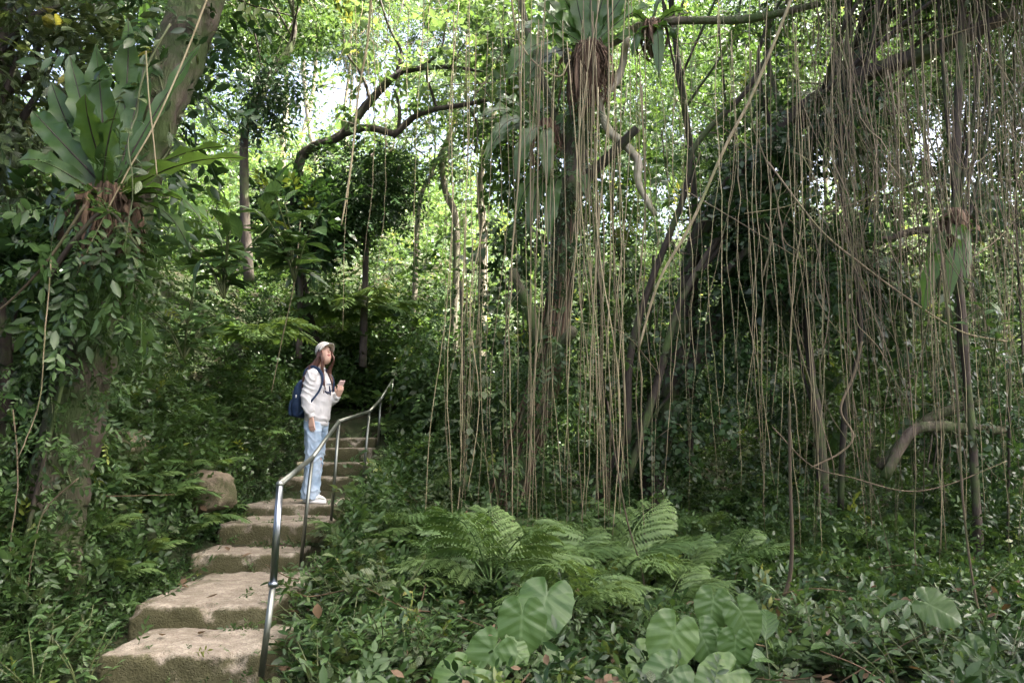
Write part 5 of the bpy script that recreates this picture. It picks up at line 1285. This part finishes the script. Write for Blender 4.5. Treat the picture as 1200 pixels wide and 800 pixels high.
Gh.add(hv, None, [(i * n_ + j, i * n_ + (j + 1) % n_, (i + 1) * n_ + (j + 1) % n_, (i + 1) * n_ + j) for i in range(2) for j in range(n_) if math.cos(a_[j]) < .35])
for az in np.linspace(-50, 50, 9):                                       # fringe under the cap
    a = math.radians(az); add_tube(Gh, [H((.078 * math.cos(a), .073 * math.sin(a), .062)), H((.087 * math.cos(a), .078 * math.sin(a), .045)), H((.0855 * math.cos(a), .077 * math.sin(a), .030 + .012 * math.cos(az)))], [.010, .008, .002], 6, squash=.5)
Gh.obj('hair', M['hair'], person)
# cap with seams and a curved peak
cap = Geo(); n_ = 36; a_ = np.arange(n_) * 2 * math.pi / n_; cv = []
crown_rows = [(.038, 1.0), (.058, 1.02), (.082, .985), (.104, .86), (.121, .64), (.131, .36), (.134, .02)]
for z, f in crown_rows:
    seam = 1 - .012 * (np.abs(np.cos(a_ * 3)) > .985)
    back = np.where(np.cos(a_) < 0, -.010, 0.0)
    cv.append(H(np.stack([np.where(np.cos(a_) > 0, np.cos(a_) * .101, np.cos(a_) * .110) * f * seam, np.sin(a_) * .0905 * f * seam, np.full(n_, z) + back * (f > .9)], -1)))
cv = np.concatenate(cv)
cap.add(cv, None, [(i * n_ + j, i * n_ + (j + 1) % n_, (i + 1) * n_ + (j + 1) % n_, (i + 1) * n_ + j) for i in range(6) for j in range(n_)])
capo = cap.obj('cap', M['cap'], person)
so = capo.modifiers.new('thick', 'SOLIDIFY'); so.thickness = .004
pk = Geo(); rows_, cols_ = 7, 15; pv = []
for i in range(rows_):
    for j in range(cols_):
        th = (j / (cols_ - 1) - .5) * math.radians(136); t_ = i / (rows_ - 1)
        ext = .078 * max(0.0, math.cos(th * 1.25)) ** .55
        pv.append(((.098 + ext * t_) * math.cos(th) * 1.0, (.0905 + ext * t_ * .25) * math.sin(th), .040 - .018 * t_ ** 1.5 - .030 * (math.sin(th) ** 2) * (.3 + .7 * t_)))
pk.add(H(np.array(pv)), None, [(i * cols_ + j, i * cols_ + j + 1, (i + 1) * cols_ + j + 1, (i + 1) * cols_ + j) for i in range(rows_ - 1) for j in range(cols_ - 1)])
pko = pk.obj('peak', M['cap'], capo); so = pko.modifiers.new('thick', 'SOLIDIFY'); so.thickness = .005
bt = Geo(); add_tube(bt, [H((0, 0, .132)), H((0, 0, .139))], [.008, .005], 10); bt.obj('button', M['cap'], capo)
# sweatshirt: loose body and sleeves, ribbed hem, cuffs and collar
Gs = Geo()
loft(Gs, [((.0, 0, .825), .122, .160), ((.0, 0, .86), .140, .178), ((.005, 0, .95), .146, .182), ((.01, 0, 1.08), .142, .178), ((.008, 0, 1.20), .140, .178), ((-.002, 0, 1.28), .124, .174), ((-.01, 0, 1.335), .098, .150), ((-.01, 0, 1.38), .072, .100), ((-.004, 0, 1.41), .060, .070)], 28)
for s in (-1, 1):
    p = catmull([SH[s] + [0, -s * .06, -.015], SH[s], SH[s] * .45 + EL[s] * .55, EL[s], EL[s] * .35 + WR[s] * .65, WR[s] + norm(EL[s] - WR[s]) * .035], 5)
    add_tube(Gs, p, [.064, .072, .068, .064, .066, .064, .042], 18)
sweat = finish(Gs.obj('sweatshirt', M['sweat'], person), .008, 5, .020, .16)
def sweat_folds(c):
    n1 = vn(c, 3.0, 1.0); n2 = vn(c, 9, 4.0); ang = np.arctan2(c[:, 1], c[:, 0])
    arm = sstep(.15, .20, np.abs(c[:, 1]))
    low = 1 - sstep(.86, 1.02, c[:, 2])
    f = .010 * ridged(c[:, 2] * 26 + n1 * 5 + ang * 1.5) ** 2 * (.35 + .65 * low) + .013 * ridged(c[:, 2] * 40 + n1 * 4 + c[:, 0] * 22) ** 2 * arm
    return f + .004 * n2 - .004
drape(sweat, sweat_folds)
for nm, rings in [('hem', [((0, 0, .800), .116, .154), ((0, 0, .803), .124, .163), ((0, 0, .845), .130, .168), ((0, 0, .850), .115, .155)]), ('collar', [((-.003, 0, 1.395), .060, .072), ((-.002, 0, 1.400), .066, .079), ((.002, 0, 1.422), .059, .066), ((.003, 0, 1.424), .052, .058)])]:
    g_ = Geo(); loft(g_, rings, 32); g_.obj(nm, M['rib'], sweat)
for s in (-1, 1):
    ax = norm(WR[s] - EL[s]); c_ = WR[s] - ax * .05
    g_ = Geo(); add_tube(g_, [c_, c_ + ax * .006, c_ + ax * .05, c_ + ax * .056], [.034, .043, .036, .030], 18); g_.obj('cuff', M['rib'], sweat)
# dark and pale-blue print on the chest
def patch(name, pts, w, mat):
    g_ = Geo(); add_tube(g_, catmull(pts, 3), w, 8, squash=.9); g_.obj(name, M[mat], sweat)
FX = .146
patch('chest_print', [(FX - .022, -.088, 1.165), (FX - .002, -.045, 1.15), (FX + .004, 0, 1.16), (FX + .001, .04, 1.185)], [.010, .017, .014, .006], 'print')
patch('chest_print', [(FX + .002, -.018, 1.225), (FX + .005, -.010, 1.18), (FX + .005, .005, 1.14), (FX + .003, .012, 1.125)], [.006, .012, .010, .004], 'print')
patch('chest_print', [(FX - .010, -.070, 1.235), (FX + .001, -.03, 1.25), (FX + .001, .02, 1.245)], [.004, .008, .005], 'print2')
# wide pale jeans
Gj = Geo()
loft(Gj, [((0, 0, .95), .105, .150), ((0, 0, .86), .122, .168), ((-.004, 0, .79), .120, .172), ((-.004, 0, .745), .10, .165)], 26)
for s, fw in ((-1, .045), (1, -.05)):
    loft(Gj, [((0, s * .082, .84), .110, .092), ((.004 + fw * .2, s * .088, .70), .103, .090), ((.010 + fw * .5, s * .090, .48), .090, .082), ((fw * .8, s * .093, .28), .094, .086), ((-.012 + fw, s * .095, .10), .105, .090), ((-.016 + fw, s * .095, .035), .106, .090)], 22)
jeans = finish(Gj.obj('jeans', M['denim'], person), .008, 4, .018, .14)
def jean_folds(c):
    n1 = vn(c, 4.0, 2.0); n2 = vn(c, 11, 7.0); s = np.sign(c[:, 1])
    knee = np.exp(-((c[:, 2] - .45) / .12) ** 2); hipm = np.exp(-((c[:, 2] - .74) / .09) ** 2); hemm = np.exp(-((c[:, 2] - .09) / .10) ** 2)
    f = .016 * ridged(c[:, 2] * 30 + n1 * 5 + c[:, 0] * 14) ** 2 * (knee + hipm * .8 + hemm * 1.1) + .010 * ridged(np.arctan2(c[:, 1] - s * .09, c[:, 0]) * 2.0 + n1 * 3) ** 2
    return f + .004 * n2 - .006
drape(jeans, jean_folds)
for s in (-1, 1):
    pk_ = Geo(); add_tube(pk_, catmull([(.085, s * .105, .805), (.062, s * .150, .775), (.028, s * .178, .765)], 4), .003, 6); pk_.obj('pocket_seam', M['denim'], jeans)
# white trainers
for s, fw in ((-1, .045), (1, -.05)):
    t_ = Geo(); y0 = s * .095; yaw = 0
    loft(t_, [((.045 + fw, y0, .0), .138, .046), ((.045 + fw, y0, .012), .144, .050), ((.045 + fw, y0, .030), .142, .049), ((.035 + fw, y0, .052), .122, .045), ((.0 + fw, y0, .078), .078, .042), ((-.02 + fw, y0, .098), .052, .040), ((-.024 + fw, y0, .112), .046, .036)], 26)
    sh = t_.obj('shoe', M['white'], person); finish(sh, .005, 3)
    g_ = Geo(); loft(g_, [((.045 + fw, y0, .0), .144, .050), ((.045 + fw, y0, .004), .149, .054), ((.045 + fw, y0, .022), .147, .053), ((.045 + fw, y0, .024), .13, .045)], 28); g_.obj('sole', M['white'], sh)
    for q in range(3):
        g_ = Geo(); x_ = .055 + fw + q * .022; add_tube(g_, [(x_, y0 - .026, .064 - q * .008), (x_ + .004, y0, .076 - q * .009), (x_, y0 + .026, .064 - q * .008)], .0035, 6); g_.obj('lace', M['rib'], sh)
# backpack, a thing of its own
pack = empty('backpack', (PX, PY, PZ), 'navy blue rucksack worn on the back of the person in grey sweatshirt', 'backpack', None, BYAW)
pack.rotation_euler.y = math.radians(2.2)
g_ = Geo(); loft(g_, [((-.20, 0, .875), .05, .115), ((-.215, 0, .89), .078, .138), ((-.225, 0, .96), .088, .145), ((-.222, 0, 1.08), .082, .143), ((-.210, 0, 1.19), .072, .138), ((-.195, 0, 1.255), .058, .120), ((-.185, 0, 1.285), .030, .085)], 26)
pb = finish(g_.obj('pack_body', M['navy'], pack), .008, 6, .015, .09)
g_ = Geo(); loft(g_, [((-.285, 0, .89), .030, .098), ((-.298, 0, .905), .042, .112), ((-.302, 0, .98), .045, .114), ((-.296, 0, 1.05), .038, .108), ((-.285, 0, 1.075), .020, .09)], 22)
finish(g_.obj('front_pocket', M['navy'], pack), .007, 5)
g_ = Geo(); add_tube(g_, catmull([(-.155, -.03, 1.285), (-.165, -.02, 1.325), (-.165, .02, 1.325), (-.155, .03, 1.285)], 4), .008, 6); g_.obj('carry_loop', M['navy'], pack)
for s in (-1, 1):
    g_ = Geo(); add_tube(g_, catmull([(-.150, s * .085, 1.26), (-.135, s * .098, 1.36), (-.055, s * .105, 1.415), (.045, s * .110, 1.385), (.105, s * .125, 1.30), (.100, s * .168, 1.17), (.02, s * .215, 1.04), (-.10, s * .19, .93), (-.165, s * .135, .90)], 6), .020, 8, squash=.32); g_.obj('shoulder_strap', M['navy'], pack)
g_ = Geo(); add_tube(g_, [(-.205, -.147, 1.115), (-.205, -.150, 1.085)], .010, 6, squash=.4); g_.obj('side_tag', M['white'], pack)
g_ = Geo(); add_tube(g_, catmull([(-.25, -.128, .99), (-.285, -.08, 1.16), (-.282, .08, 1.16), (-.25, .128, .99)], 6), .004, 6); g_.obj('zip', M['print'], pack)
# phone held in the raised hand
phone = empty('phone', (PX, PY, PZ), 'phone in pale pink case held up in the hand of the person', 'phone', None, BYAW)
phone.rotation_euler.y = math.radians(2.2)
pc = WR[1] + PF * .115 + norm(np.cross(PF, (-.55, .45, .62))) * .0 + norm(np.array((-.55, .45, .62)) - PF * np.dot(PF, (-.55, .45, .62))) * .026
pu = norm(PF * .9 + np.array([.18, -.05, .25])); pn_ = norm(np.array([-.62, .40, .55]) - pu * np.dot(pu, [-.62, .40, .55])); ps = np.cross(pu, pn_)
def slab(c, hx, hy, hz):
    bm = bmesh.new(); bmesh.ops.create_cube(bm, size=2)
    for v in bm.verts: v.co = Vector((v.co.x * hx, v.co.y * hy, v.co.z * hz))
    bmesh.ops.bevel(bm, geom=bm.edges[:], offset=min(hx, hy, hz) * .7, segments=3, affect='EDGES')
    m = bpy.data.meshes.new('slab'); bm.to_mesh(m); bm.free()
    R = np.stack([ps, pu, pn_], -1)
    for v in m.vertices: v.co = Vector(R @ np.array(v.co) + c)
    return m
obj('case', slab(pc, .036, .074, .005), M['phone'], phone)
obj('screen', slab(pc + pn_ * .0052, .033, .070, .0012), M['glass'], phone)
for o_ in (person, pack, phone): o_.scale = (.91, .90, 1.0)
